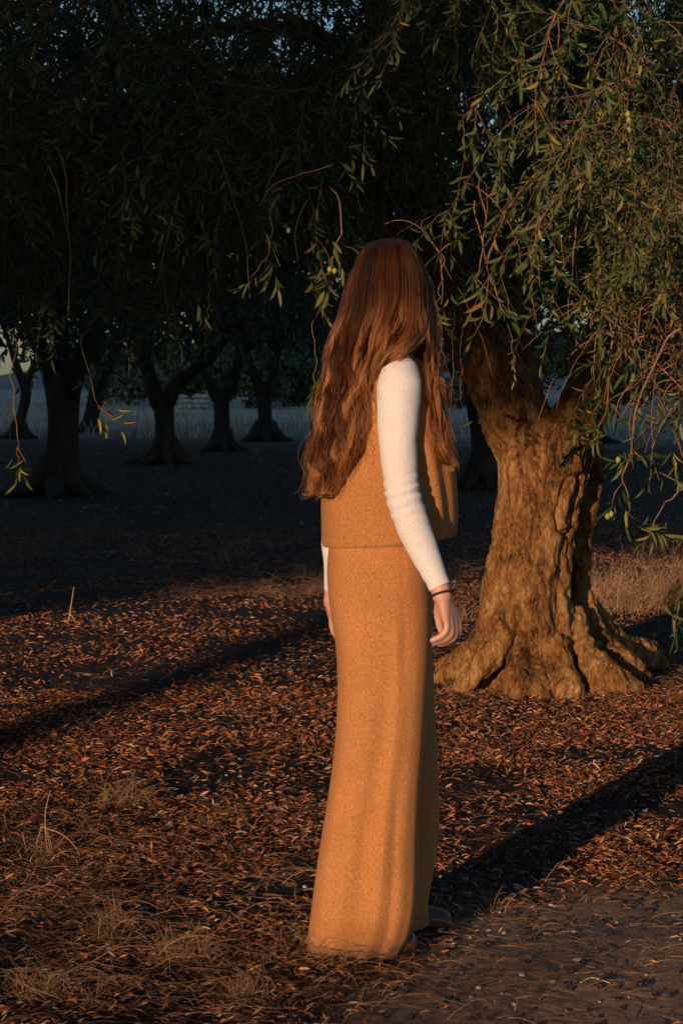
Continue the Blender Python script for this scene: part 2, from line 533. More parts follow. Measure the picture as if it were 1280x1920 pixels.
def reg_left(r, n):
    py = r.uniform(1540, 1930, n); px = r.uniform(-40, 600, n); Y = EYE * FPX / (py - HOR); return (px - 640) / FPX * Y, Y
def reg_bottom(r, n):
    py = r.uniform(1830, 1930, n); px = r.uniform(500, 960, n); Y = EYE * FPX / (py - HOR); return (px - 640) / FPX * Y, Y
def reg_mid(r, n):
    py = r.uniform(1030, 1130, n); px = r.uniform(330, 900, n); Y = EYE * FPX / (py - HOR); return (px - 640) / FPX * Y, Y
def reg_far(r, n):
    py = r.uniform(900, 1080, n); px = r.uniform(0, 1280, n); Y = EYE * FPX / (py - HOR); return (px - 640) / FPX * Y, Y
def reg_all(r, n):
    py = r.uniform(1150, 1900, n); px = r.uniform(-40, 1320, n); Y = EYE * FPX / (py - HOR); return (px - 640) / FPX * Y, Y
fine_stems('dry_stems', 1300, reg_left, 11, 0.08, 0.26, 'tangled dry stems matting the lower left ground', 0.5, 46)
fine_stems('dry_stems', 150, reg_bottom, 12, 0.04, 0.14, 'tangled dry stems matting the ground before the hem', 0.3, 16)
fine_stems('dry_stems', 1500, reg_mid, 13, 0.12, 0.4, 'dry stems at the edge of the sunlit ground behind the person', 0.6, 30)
fine_stems('dry_stems', 900, reg_far, 14, 0.15, 0.5, 'dry stems standing in the shaded orchard floor', 1.2, 60)
fine_stems('dry_stems', 3600, reg_all, 15, 0.03, 0.15, 'short dry stems lying among the leaf litter', 0.05, 1500)
def reg_root(r, n):
    a = r.uniform(0, 6.283, n); d = r.uniform(.45, .85, n); return 0.92 + np.cos(a) * d * 1.1, 9.55 + np.sin(a) * d
fine_stems('dry_stems', 500, reg_root, 16, 0.04, 0.2, 'dry stems heaped against the olive roots', 0.3, 120)
def reg_field(r, n):
    Y = r.uniform(52, 118, n); return r.uniform(-.19, .19, n) * Y, Y

r = np.random.default_rng(64)
n = 6500
fx, fy = reg_field(r, n); fz = gz(fx, fy)
kp = fbm(np.stack([fx * .25, fy * .12, 0 * fx], -1), 3, 64) > r.uniform(-.45, .35, n)
fx, fy, fz = fx[kp], fy[kp], fz[kp]; n = len(fx)
h = r.uniform(.12, .5, n); a = r.uniform(-.5, .5, n)
tt_ = np.linspace(0, 1, 4)[None]
Pf = np.stack([fx[:, None] + np.sin(a)[:, None] * h[:, None] * tt_ ** 1.5, fy[:, None] + 0 * tt_, fz[:, None] + h[:, None] * tt_ * np.cos(a)[:, None]], -1)
V, F = tubes(Pf, np.linspace(1, .3, 4)[None] * r.uniform(.008, .022, n)[:, None], 3)
M['fieldgrass'] = rnd_mat('field_grass', [(0.0, (0.13, 0.11, 0.08)), (0.5, (0.38, 0.33, 0.24)), (1.0, (0.62, 0.55, 0.42))], 0.8, 0.2)
tag(mk('field_grass', V, F, M['fieldgrass'], rnd=np.repeat(r.uniform(0, 1, n), len(F[0]) // n)), 'pale dry grass of the open field beyond the orchard', 'field grass', kind='stuff')

# ------------------------------------------------------------------ dry plants that stand out one by one
def stem_set(G, base, paths, r0=0.0018, r1=0.0006, seed=0):
    r = np.random.default_rng(seed)
    for p in paths:
        G.tube([np.asarray(q) for q in p], r0, r1, 14, 4, False, rnd=float(r.uniform(0.45, 0.95)))

def dry_tuft(px, py, n, h, spread, label, seed, lean=0.0, group='tufts of dried grass on the orchard floor', name='dry_grass_tuft', curl=1.0, thick=0.0011, branch=0):
    r = np.random.default_rng(seed)
    Y = gy(py); b = W(px, py, Y)
    K = 9
    t = np.linspace(0, 1, K)[None]
    a = r.uniform(0, 6.28, n)
    L = h * r.uniform(0.45, 1.1, n)
    x0 = b[0] + r.normal(0, spread * 0.5, n); y0 = b[1] + r.normal(0, spread * 0.5, n)
    e0 = np.clip(r.normal(1.15, 0.25, n), 0.3, 1.5)[:, None]
    ang = a[:, None] + r.normal(0, 0.8 * curl, n)[:, None] * t
    el = e0 - np.abs(r.normal(0.8, 0.6, n))[:, None] * curl * t ** 1.5
    st = (L / K)[:, None]
    X = x0[:, None] + np.cumsum(np.cos(ang) * np.cos(el) * st, 1) + lean * h * t ** 2
    Yp = y0[:, None] + np.cumsum(np.sin(ang) * np.cos(el) * st, 1)
    z0 = gz(x0, y0)
    Z = z0[:, None] - 0.01 + np.maximum(np.cumsum(np.sin(el) * st, 1), 0)
    P = np.stack([X, Yp, Z], -1)
    rad = np.linspace(1, 0.35, K)[None] * r.uniform(0.6, 1.3, n)[:, None] * thick
    if branch:
        m = n * branch
        i = r.integers(0, n, m); j = r.integers(2, K - 1, m)
        s = P[i, j]
        d = nrm(np.stack([r.normal(0, 1, m), r.normal(0, 1, m), r.normal(0.6, 0.5, m)], -1))
        bl = h * r.uniform(0.1, 0.3, m)
        Pb = s[:, None] + d[:, None] * (t.T[None] * bl[:, None, None])
        Pb[..., 2] -= (t ** 2 * bl[:, None] * 0.4)
        P = np.concatenate([P, Pb]); rad = np.concatenate([rad, np.linspace(0.7, 0.3, K)[None] * np.full((m, 1), thick)])
    V, F = tubes(P, rad, 3)
    rn = np.repeat(r.uniform(0.2, 0.95, len(P)), len(F[0]) // len(P))
    e = empty(name, tuple(b), label, 'dry grass' if name != 'dry_weed' else 'weed', group)
    mk('stems', V, F, M['straw'], e, rnd=rn)['kind'] = 'stuff'
    return e

dry_tuft(1190, 1150, 420, 0.38, 0.30, 'wide pale clump of dry grass right of the olive trunk', 31, branch=1)
dry_tuft(1255, 1130, 240, 0.44, 0.22, 'pale clump of dry grass at the picture edge behind the olive trunk', 32, branch=1)
dry_tuft(1130, 1120, 110, 0.28, 0.14, 'loose dry grass touching the right side of the olive trunk', 37)
dry_tuft(575, 1085, 60, 0.2, 0.12, 'sunlit dry grass tuft just left of the person\'s hip', 33)
dry_tuft(495, 1115, 40, 0.17, 0.12, 'low dry grass tuft left of the one at the person\'s hip', 34, curl=1.6)
dry_tuft(862, 1165, 40, 0.2, 0.06, 'thin dry stems between the person\'s hand and the olive trunk', 35)
dry_tuft(455, 1875, 130, 0.10, 0.035, 'small dense straw tuft in front of the trouser hem', 36, curl=1.8, branch=1, thick=0.0007)
dry_tuft(350, 1800, 110, 0.13, 0.07, 'curled brown tuft left of the straw tuft before the hem', 38, curl=2.2, branch=1, thick=0.0007)
dry_tuft(215, 1750, 120, 0.12, 0.07, 'brown tuft right below the spread straw weed', 39, curl=2.2, branch=1, thick=0.0007)
dry_tuft(235, 1515, 120, 0.13, 0.10, 'matted brown tuft above the spread straw weed', 40, curl=2.0, branch=1, thick=0.0008)
dry_tuft(80, 1870, 100, 0.12, 0.08, 'brown tuft in the lower left corner', 42, curl=2.0, branch=1, thick=0.0007)
dry_tuft(260, 1045, 26, 0.28, 0.12, 'shaded dry stalks standing on the dark ground', 43, thick=0.0016)
dry_tuft(440, 1050, 40, 0.26, 0.16, 'shaded dry grass on the dark ground left of the person', 44, thick=0.0014)
dry_tuft(545, 1790, 60, 0.09, 0.04, 'fine dry tuft touching the trouser hem', 45, curl=2.0, branch=1, thick=0.0006)
dry_tuft(925, 1705, 26, 0.10, 0.03, 'few upright straws right of the far shoe', 46, curl=0.8, thick=0.0008)

# the spread weed, lower left
Yw = gy(1615)
def wp(px, py, dy=0.0): return W(px, py, Yw + dy)
e = empty('dry_weed', tuple(wp(95, 1612)), 'pale straw weed with long arching stems, lower left', 'weed')
G = Geo()
stem_set(G, None, [
    [wp(92, 1612), wp(86, 1560), wp(86, 1520), wp(95, 1482)],
    [wp(76, 1550), wp(112, 1562), wp(135, 1580), wp(152, 1606, -0.02)],
    [wp(78, 1552), wp(70, 1580), wp(66, 1610)],
    [wp(110, 1590), wp(150, 1622, -0.05), wp(190, 1645, -0.12), wp(228, 1656, -0.16)],
    [wp(160, 1612), wp(185, 1604), wp(240, 1605), wp(312, 1613, -0.02)],
    [wp(150, 1612), wp(190, 1618), wp(228, 1628, -0.05)],
    [wp(62, 1606), wp(30, 1612), wp(-10, 1618)],
    [wp(50, 1617), wp(20, 1618), wp(-12, 1619)],
    [wp(60, 1612), wp(62, 1650, -0.1), wp(70, 1690, -0.25)],
    [wp(42, 1560), wp(50, 1590), wp(62, 1612)],
    [wp(45, 1664, -0.2), wp(80, 1655, -0.18), wp(104, 1653, -0.17)],
    [wp(95, 1605), wp(92, 1575), wp(84, 1550), wp(76, 1545)],
    [wp(100, 1600), wp(96, 1580), wp(90, 1560)]], 0.0020, 0.0009, 5)
r = np.random.default_rng(77)
for i in range(60):
    b0 = wp(r.normal(85, 14), r.uniform(1590, 1620)); d = r.normal(0, 0.028, 3); d[2] = abs(d[2])
    G.tube([b0, b0 + d * 0.6 + r.normal(0, 0.006, 3), b0 + d + r.normal(0, 0.01, 3)], 0.0009, 0.0005, 8, 3, False, rnd=float(r.uniform(0.3, 0.8)))
G.build('stems', M['straw'], e, rnd=True)

def stalk(pts, label, r0=0.0018, r1=0.0008, name='dry_stalk', grp=None, mat='straw', fork=None, rn=0.75):
    G = Geo()
    G.tube([np.asarray(p) for p in pts], r0, r1, 16, 5, True, rnd=rn)
    for f in (fork or []): G.tube([np.asarray(p) for p in f], r0 * 0.8, r1, 12, 5, True, rnd=rn)
    o = G.build(name, M[mat], rnd=True)
    return tag(o, label, 'stalk' if name == 'dry_stalk' else 'twig', grp)
Ys = gy(1168)
stalk([W(128, 1170, Ys), W(133, 1140, Ys), W(139, 1100, Ys)], 'single upright dry stalk at the edge of the sunlit leaf litter', 0.004, 0.0025,
      fork=[[W(131, 1150, Ys), W(140, 1162, Ys), W(143, 1170, Ys)]])
Y5 = gy(1900)
def tw(px, py, lift=0.0):
    q = W(px, py, gy(py)); q[2] = float(gz(q[0], q[1])) + 0.006 + lift; return q
stalk([tw(800, 1870), tw(822, 1889, 0.008), tw(846, 1892, 0.01), tw(870, 1848, 0.02)], 'forked reddish twig lying in front of the near shoe', 0.0022, 0.0012, 'fallen_twig',
      fork=[[tw(822, 1889, 0.008), tw(832, 1898), tw(850, 1896)]], rn=0.4)
stalk([tw(1086, 1851), tw(1110, 1846, 0.004), tw(1143, 1852)], 'short pale straw lying on the bare path', 0.0016, 0.0012, 'fallen_twig', rn=0.98)
stalk([tw(860, 1383), tw(905, 1405, 0.01), tw(950, 1422)], 'long thin straw lying below the olive roots', 0.0024, 0.0014, 'fallen_twig', rn=0.85)
stalk([tw(932, 1437), tw(965, 1410, 0.015), tw(1010, 1400)], 'arched brown twig on the litter below the roots', 0.0026, 0.0014, 'fallen_twig', rn=0.5)
stalk([tw(1022, 1650), tw(1035, 1640, 0.01), tw(1050, 1632, 0.02)], 'short orange twig right of the trouser leg', 0.0022, 0.0014, 'fallen_twig', rn=0.7)
stalk([tw(430, 1700), tw(470, 1688, 0.006), tw(490, 1672, 0.01)], 'pale bent straw on the litter left of the hem', 0.0014, 0.0009, 'fallen_twig', rn=0.9)
stalk([tw(235, 1568), tw(280, 1574, 0.004), tw(330, 1574)], 'thin reddish straw beside the spread weed', 0.0013, 0.0009, 'fallen_twig', rn=0.6)

# pale stones that show singly
def stone(px, py, s, label, seed):
    r = np.random.default_rng(seed)
    G = Geo(); q = tw(px, py)
    G.ball((q[0], q[1], q[2]), (s, s * 0.7, s * 0.5), 12, 8)
    V = G.V[0]
    G.V[0] = V + (fbm(V * 70, 2, seed) * s * 0.35)[:, None] * nrm(V - q)
    tag(G.build('stone', M['stone']), label, 'stone')
stone(842, 1770, 0.011, 'small white stone in front of the far shoe', 1)
stone(262, 1693, 0.013, 'flat pale stone on the litter below the spread weed', 2)
stone(551, 1466, 0.008, 'tiny pale stone in the litter left of the trousers', 3)

# ------------------------------------------------------------------ the near olive tree
tree = empty('olive_tree', tuple(W(1000, 1285, 9.6) * [1, 1, 0]), 'old olive tree with sunlit trunk, spreading roots and leafy branches drooping behind the person', 'tree')
tree.location = (0.9, 9.6, 0.0)
YT = 9.6
def WT(px, py, dy=0.0): return W(px, py, YT + dy)

def loft(rows, n=60, NS=72, Yc=5.13, exp=2.3, mod=None, cap=True):
    """rows: (py, left px, right px[, centre distance, half depth]) -> closed lofted shell"""
    rows = np.array([list(q) + [0] * (5 - len(q)) for q in rows], float)
    py = np.linspace(rows[0, 0], rows[-1, 0], n)
    s = smooth_path(rows, n * 4)
    o = np.argsort(s[:, 0]) if rows[-1, 0] > rows[0, 0] else np.argsort(-s[:, 0])
    s = s[o]
    f = lambda k: np.interp(py, s[:, 0], s[:, k])
    l, r_, yc, b = f(1), f(2), f(3), f(4)
    th = np.arange(NS) / NS * 2 * math.pi
    c, sn = np.cos(th), np.sin(th)
    sx = np.sign(c) * np.abs(c) ** (2 / exp); sy = np.sign(sn) * np.abs(sn) ** (2 / exp)
    wid = (r_ - l) / 2 / FPX * yc; cx = ((r_ + l) / 2 - 640) / FPX * yc
    z = EYE - (py - HOR) / FPX * yc
    X = cx[:, None] + wid[:, None] * sx[None]
    Y = yc[:, None] + b[:, None] * sy[None]
    Z = np.repeat(z[:, None], NS, 1)
    if mod is not None: X, Y, Z = mod(X, Y, Z, py, th, cx, yc)
    V = np.stack([X, Y, Z], -1).reshape(-1, 3)
    id = np.arange(n * NS).reshape(n, NS); nx = np.roll(id, -1, 1)
    q = np.stack([id[:-1], nx[:-1], nx[1:], id[1:]], -1).reshape(-1, 4)
    F = [q]
    if cap:
        F += [id[0:1], id[-1:, ::-1]]
    return V, F

def trunk_mod(X, Y, Z, py, th, cx, yc):
    dx, dy = X - cx[:, None], Y - yc[:, None]
    t = (py - 760)[:, None] / 540
    ph = th[None] + 0.5 * t
    fl = 0.05 * np.sin(5 * ph + 1.0) + 0.035 * np.sin(9 * ph + 2.3 + 2 * t) + 0.02 * np.sin(15 * ph)
    fl = fl * (0.6 + 0.9 * np.clip(t, 0, 1))
    k = 1 + fl
    return cx[:, None] + dx * k, yc[:, None] + dy * k, Z

G = Geo()
V, F = loft([(782, 965, 1085, 9.6, .12), (792, 945, 1110, 9.6, .19), (806, 936, 1118, 9.6, .21), (850, 936, 1108, 9.6, .215), (900, 935, 1094, 9.6, .21), (950, 931, 1080, 9.6, .2),
             (1000, 926, 1070, 9.6, .2), (1050, 918, 1064, 9.6, .21), (1100, 908, 1062, 9.6, .22), (1150, 902, 1066, 9.6, .235), (1200, 893, 1078, 9.6, .25),
             (1240, 892, 1088, 9.6, .255), (1270, 897, 1090, 9.6, .255), (1300, 900, 1092, 9.6, .255), (1330, 900, 1092, 9.6, .255)], 50, 64, 9.6, 2.2, trunk_mod)
G.add(V, F)
def tr(pts, rads, n=18, S=12):
    G.tube([WT(*p) for p in pts], 0, None, n, S, True, rads=rads)
# strand behind the cleft and its roots
tr([(1100, 800, .1), (1104, 870, .13), (1098, 940, .15), (1090, 1010, .17), (1086, 1080, .18), (1090, 1130, .18), (1104, 1180, .16), (1128, 1222, .1), (1165, 1255, 0.05), (1205, 1285, 0.0)],
   [.07, .06, .05, .042, .04, .045, .06, .08, .09, .05])
tr([(1095, 1120, .2), (1112, 1170, .25), (1145, 1208, .35), (1190, 1228, .5), (1235, 1245, .6), (1262, 1262, .62)], [.04, .06, .075, .085, .07, .03])
tr([(1070, 1150, .0), (1082, 1200, -.1), (1108, 1245, -.18), (1140, 1275, -.22), (1172, 1300, -.22), (1185, 1320, -.2)], [.05, .06, .07, .085, .075, .04])
tr([(1035, 1200, -.2), (1048, 1265, -.28), (1060, 1300, -.33), (1078, 1330, -.33)], [.06, .065, .075, .04])
tr([(1085, 1225, -.12), (1105, 1275, -.22), (1128, 1305, -.28), (1150, 1325, -.28)], [.045, .055, .055, .03])
tr([(985, 1160, -.18), (976, 1230, -.25), (968, 1285, -.33), (955, 1325, -.36)], [.055, .055, .06, .03])
tr([(1005, 1225, -.22), (1008, 1285, -.33), (1012, 1325, -.38)], [.045, .048, .03])
tr([(940, 1110, -.06), (922, 1190, -.12), (885, 1238, -.15), (850, 1262, -.1), (815, 1278, -.0), (780, 1295, .1)], [.045, .052, .05, .038, .03, .012])
tr([(960, 1100, -.15), (945, 1170, -.22), (925, 1225, -.27), (890, 1268, -.25), (850, 1300, -.2)], [.045, .05, .05, .04, .02])
tr([(930, 1140, .12), (900, 1205, .22), (855, 1235, .35), (815, 1250, .4)], [.05, .055, .04, .02])
tr([(990, 1130, .3), (1000, 1200, .5), (1010, 1240, .6)], [.12, .14, .08])
tr([(1060, 1130, .25), (1120, 1190, .5), (1150, 1220, .65)], [.1, .1, .05])
# limbs
tr([(990, 840, .02), (962, 775, .0), (928, 710, .02), (900, 650, .05), (868, 590, .1), (838, 520, .15), (800, 430, .2), (760, 300, .2), (735, 150, .1), (700, 0, 0), (640, -160, -.2)],
   [.16, .155, .14, .135, .13, .12, .10, .085, .07, .06, .04], 34, 14)
tr([(1000, 830, .08), (992, 775, .14), (978, 720, .24), (960, 660, .38), (950, 560, .6), (960, 420, .9), (1000, 250, 1.1), (1020, 60, 1.3), (1060, -160, 1.5)],
   [.11, .08, .075, .08, .08, .075, .07, .05, .04], 30, 12)
tr([(1050, 850, .0), (1088, 780, -.02), (1108, 725, -.02), (1130, 655, .0), (1165, 580, .05), (1210, 500, .1), (1262, 410, .1), (1310, 280, .05), (1350, 100, 0), (1400, -150, 0)],
   [.15, .115, .10, .10, .11, .13, .14, .12, .09, .06], 32, 14)
tr([(1195, 530, .1), (1215, 430, .1), (1200, 330, .0), (1190, 220, -.1), (1150, 80, -.3), (1120, -100, -.5)], [.08, .07, .055, .045, .04, .03], 22, 10)
tr([(1290, 380, .1), (1360, 330, .3), (1440, 260, .6)], [.1, .08, .06], 12, 10)
trunk = G.build('trunk', M['bark'], tree)
_gr = np.array([(1083, 889), (1068, 893), (1056, 906), (1050, 930), (1044, 958), (1044, 985), (1052, 1000), (1063, 1007)], float)
_gr2 = np.array([(1080, 893), (1076, 930), (1068, 975), (1064, 1004)], float)
_gr3 = np.array([(958, 1040), (950, 1075), (962, 1110), (950, 1150), (945, 1180)], float)
_gr4 = np.array([(1012, 860), (1005, 880), (1007, 930), (1000, 990), (990, 1060)], float)
def pdist(px, py, poly):
    p = smooth_path(poly, 60)
    out = np.full(len(px), 1e9)
    for q in p: out = np.minimum(out, (px - q[0]) ** 2 + (py - q[1]) ** 2)
    return np.sqrt(out)
def bark_disp(co, no):
    w = co + 0.05 * np.stack([fbm(co * 5, 2, 41), fbm(co * 5, 2, 42), 0 * co[:, 0]], -1)
    rid = 1 - np.abs(fbm(w * [26, 26, 4.5], 3, 51)) * 3.0
    lump = fbm(co * [6, 6, 3.2], 3, 61)
    chip = fbm(co * [45, 45, 26], 2, 71)
    d = 0.020 * lump + 0.012 * np.clip(rid, -1, 1) + 0.010 * chip
    low = sstep(0.5, 0.05, co[:, 2])
    d = d + low * 0.02 * fbm(co * 9, 2, 81)
    hi = np.clip((co[:, 2] - 2.2) / 1.0, 0, 1)
    d = d * (1 - 0.6 * hi)
    px = 640 + co[:, 0] / co[:, 1] * FPX; py = HOR + (EYE - co[:, 2]) / co[:, 1] * FPX
    fr = (no[:, 1] < 0.3)
    m = fr & (py > 840) & (py < 1200) & (px > 900)
    dd = np.full(len(co), 99.0)
    for poly, sc in ((_gr, 1.0), (_gr2, 1.3), (_gr3, 1.3), (_gr4, 2.0)):
        dd[m] = np.minimum(dd[m], pdist(px[m], py[m], poly) * sc)
    d = d - 0.024 * np.exp(-(dd / 3.4) ** 2)
    return co + no * d[:, None]
remesh(trunk, 0.0108, 3, bark_disp)

# secondary branches arching out of the limbs into the crown
rb = np.random.default_rng(99)
M['branchbark'] = noise_mat('branch_bark', [(0.3, (0.05, 0.03, 0.018)), (0.7, (0.20, 0.115, 0.06))], 25, (1, 1, 1), 0.9, 0.6, 0.01)
bb = []
def sec(pts, rads, n=16):
    n = n * 2
    p = smooth_path([WT(*q) for q in pts], n)
    p[1:-1] += rb.normal(0, 0.004, (n - 2, 3))
    V, F = tubes(p[None], np.interp(np.linspace(0, 1, n), np.linspace(0, 1, len(rads)), rads)[None], 7, True)
    o = mk('branch', V, F, M['branchbark'], tree)
sec([(800, 430, .2), (740, 330, -.2), (660, 250, -.8), (590, 245, -1.2), (540, 290, -1.5)], [.035, .03, .02, .012, .006])
sec([(750, 260, .15), (690, 150, -.4), (600, 60, -1.2), (520, 30, -2)], [.04, .03, .02, .01])
sec([(735, 150, .1), (560, 60, .4), (380, 60, .5), (200, 120, .3), (60, 240, 0)], [.05, .04, .03, .02, .01], 22)
sec([(838, 520, .15), (760, 400, .5), (640, 300, .8), (480, 280, 1.0), (340, 330, 1.0)], [.045, .035, .025, .018, .01], 22)
sec([(950, 560, .6), (900, 400, -.2), (850, 250, -1.1), (800, 150, -1.8), (740, 120, -2.4)], [.04, .03, .022, .015, .008], 20)
sec([(1000, 250, 1.1), (960, 100, .4), (900, 20, -.6), (800, 10, -1.6)], [.035, .03, .02, .01])
sec([(1200, 330, 0), (1130, 230, -.7), (1060, 180, -1.4), (1010, 200, -2.0)], [.035, .025, .018, .008])
sec([(1190, 220, -.1), (1230, 100, -1), (1250, 60, -1.8), (1230, 90, -2.6)], [.03, .025, .015, .008])
sec([(1310, 280, .05), (1290, 160, -1.0), (1250, 120, -2.0), (1180, 160, -2.9)], [.04, .03, .02, .01])
sec([(640, -160, -.2), (420, -120, -.8), (200, -60, -1.4), (0, 40, -1.8), (-150, 200, -2)], [.04, .035, .03, .02, .01], 22)
sec([(660, 250, -.8), (700, 290, -1.0), (760, 330, -1.3), (800, 400, -1.5)], [.012, .01, .007, .004])
sec([(868, 590, .1), (830, 560, -.3), (760, 470, -.6), (690, 400, -.9), (640, 380, -1.1)], [.02, .016, .012, .009, .005])
sec([(1130, 650, 0), (1160, 600, -.5), (1200, 600, -1.0), (1240, 620, -1.4)], [.02, .015, .01, .006])

# ---- drooping sprays of leaves: a few different sprays, repeated through the crown
def make_spray(seed, L, nside, lw=1.0):
    r = np.random.default_rng(seed)
    K = 14
    paths, rads = [], []
    P = [np.zeros(3)]
    el = r.uniform(-0.1, 0.9); az = 0.0; drp = r.uniform(1.15, 1.6)
    for k in range(K - 1):
        t = k / (K - 1)
        e_ = el * (1 - t) ** 2 - drp * (1 - (1 - t) ** 2.0) + r.normal(0, 0.20)
        az += r.normal(0, 0.28)
        P.append(P[-1] + L / K * np.array([math.cos(az) * math.cos(e_), math.sin(az) * math.cos(e_), math.sin(e_)]))
    P = np.array(P)
    paths.append(P); rads.append(np.linspace(0.0022, 0.0009, K))
    lp, ld, ln = [], [], []
    def leaves(Pp, f0, step, Lseg):
        seg = np.linalg.norm(np.diff(Pp, axis=0), axis=1); s = np.concatenate([[0], np.cumsum(seg)])
        pos = np.arange(f0 * s[-1], s[-1], step)
        tw_ = r.uniform(0, 3.14)
        for i, q in enumerate(pos):
            c = np.array([np.interp(q, s, Pp[:, j]) for j in range(3)])
            c2 = np.array([np.interp(min(q + 0.01, s[-1]), s, Pp[:, j]) for j in range(3)])
            T = nrm(c2 - c + 1e-7)
            a = nrm(np.cross(T, [0.3, 0.5, 0.8])); b_ = np.cross(T, a)
            an = tw_ + i * 1.57
            for sgn in (1, -1):
                if r.uniform() < 0.34: continue
                sd = sgn * (math.cos(an) * a + math.sin(an) * b_)
                sp = r.uniform(0.4, 1.5)
                d = nrm(T * 0.8 + sd * sp + np.array([0, 0, -0.15]) + r.normal(0, 0.22, 3))
                lp.append(c); ld.append(d); ln.append(nrm(T * 1.0 - sd * 0.5 + r.normal(0, 0.3, 3)))
        d = nrm(Pp[-1] - Pp[-2]); lp.append(Pp[-1]); ld.append(d); ln.append(nrm(r.normal(0, 1, 3)))
    leaves(P, r.uniform(0.45, 0.7), 0.026, L)
    for j in range(nside):
        f = r.uniform(0.12, 0.92); k = int(f * (K - 1))
        T = nrm(P[min(k + 1, K - 1)] - P[k])
        sd = nrm(np.cross(T, r.normal(0, 1, 3)))
        Ls = r.uniform(0.10, 0.30)
        q = [P[k].copy()]
        d = nrm(T + sd * r.uniform(0.5, 1.3))
        KK = 7
        for m in range(KK - 1):
            d = nrm(d + np.array([0, 0, -r.uniform(0.02, 0.3)]) + r.normal(0, 0.16, 3))
            q.append(q[-1] + d * Ls / KK)
        q = np.array(q)
        paths.append(smooth_path(q, K)); rads.append(np.linspace(0.0018, 0.0007, K))
        if r.uniform() < 0.85: leaves(q, r.uniform(0.05, 0.5), 0.022, Ls)
    tv, tf = tubes(np.array([smooth_path(paths[0], 9)]), np.linspace(0.0022, 0.0009, 9)[None], 3)
    if len(paths) > 1:
        sv, sf = tubes(np.array([smooth_path(p_[::3] if len(p_) > 9 else p_, 5) for p_ in paths[1:]]), np.linspace(0.0018, 0.0007, 5)[None] * np.ones((len(paths) - 1, 1)), 3)
        tf = [np.vstack([tf[0], sf[0] + len(tv)])]; tv = np.vstack([tv, sv])
    lp, ld, ln = np.array(lp), np.array(ld), np.array(ln)
    n = len(lp)
    LL = r.uniform(0.030, 0.066, n) * lw
    lv, lf = leaf_quads(lp, ld, ln, LL, LL * r.uniform(0.18, 0.27, n), r.uniform(-0.05, 0.3, n))
    return tv, tf[0], lv, lf, P

SPR = [make_spray(200 + i, L, ns) for i, (L, ns) in enumerate([(0.55, 4), (0.7, 6), (0.85, 7), (1.0, 9), (0.65, 7), (0.9, 10), (0.5, 5), (0.75, 9), (0.4, 4), (1.1, 8)])]

def spray_mesh(anchors, seed, name_leaf, name_twig, parent, smin=0.8, smax=1.2, leafmat='leaf'):
    r = np.random.default_rng(seed)
    n = len(anchors)
    which = r.integers(0, len(SPR), n)
    GT, GL = Geo(), Geo()
    for k, (tv, tf, lv, lf, P) in enumerate(SPR):
        a = anchors[which == k]; m = len(a)
        if not m: continue
        th = r.uniform(0, 6.283, m); s = r.uniform(smin, smax, m)
        tx, ty = r.normal(0, 0.2, m), r.normal(0, 0.2, m)
        c, sn = np.cos(th), np.sin(th)
        Rz = np.zeros((m, 3, 3)); Rz[:, 0, 0] = c; Rz[:, 0, 1] = -sn; Rz[:, 1, 0] = sn; Rz[:, 1, 1] = c; Rz[:, 2, 2] = 1
        Sh = np.tile(np.eye(3), (m, 1, 1)); Sh[:, 0, 2] = tx; Sh[:, 1, 2] = ty
        A = np.einsum('nij,njk->nik', Sh, Rz) * s[:, None, None]
        V = np.einsum('nij,vj->nvi', A, tv) + a[:, None]
        F = (tf[None] + np.arange(m)[:, None, None] * len(tv)).reshape(-1, 4)
        GT.add(V.reshape(-1, 3), [F])
        V = np.einsum('nij,vj->nvi', A, lv) + a[:, None]
        F = (lf[None] + np.arange(m)[:, None, None] * len(lv)).reshape(-1, 4)
        GL.add(V.reshape(-1, 3), [F], np.repeat(r.uniform(0, 1, m * (len(lf) // 2)), 2))
    t = GT.build(name_twig, M['twig'], parent)
    l = GL.build(name_leaf, M[leafmat], parent, smooth=False, rnd=True)
    tag(t, kind='stuff'); tag(l, kind='stuff')
    return t, l

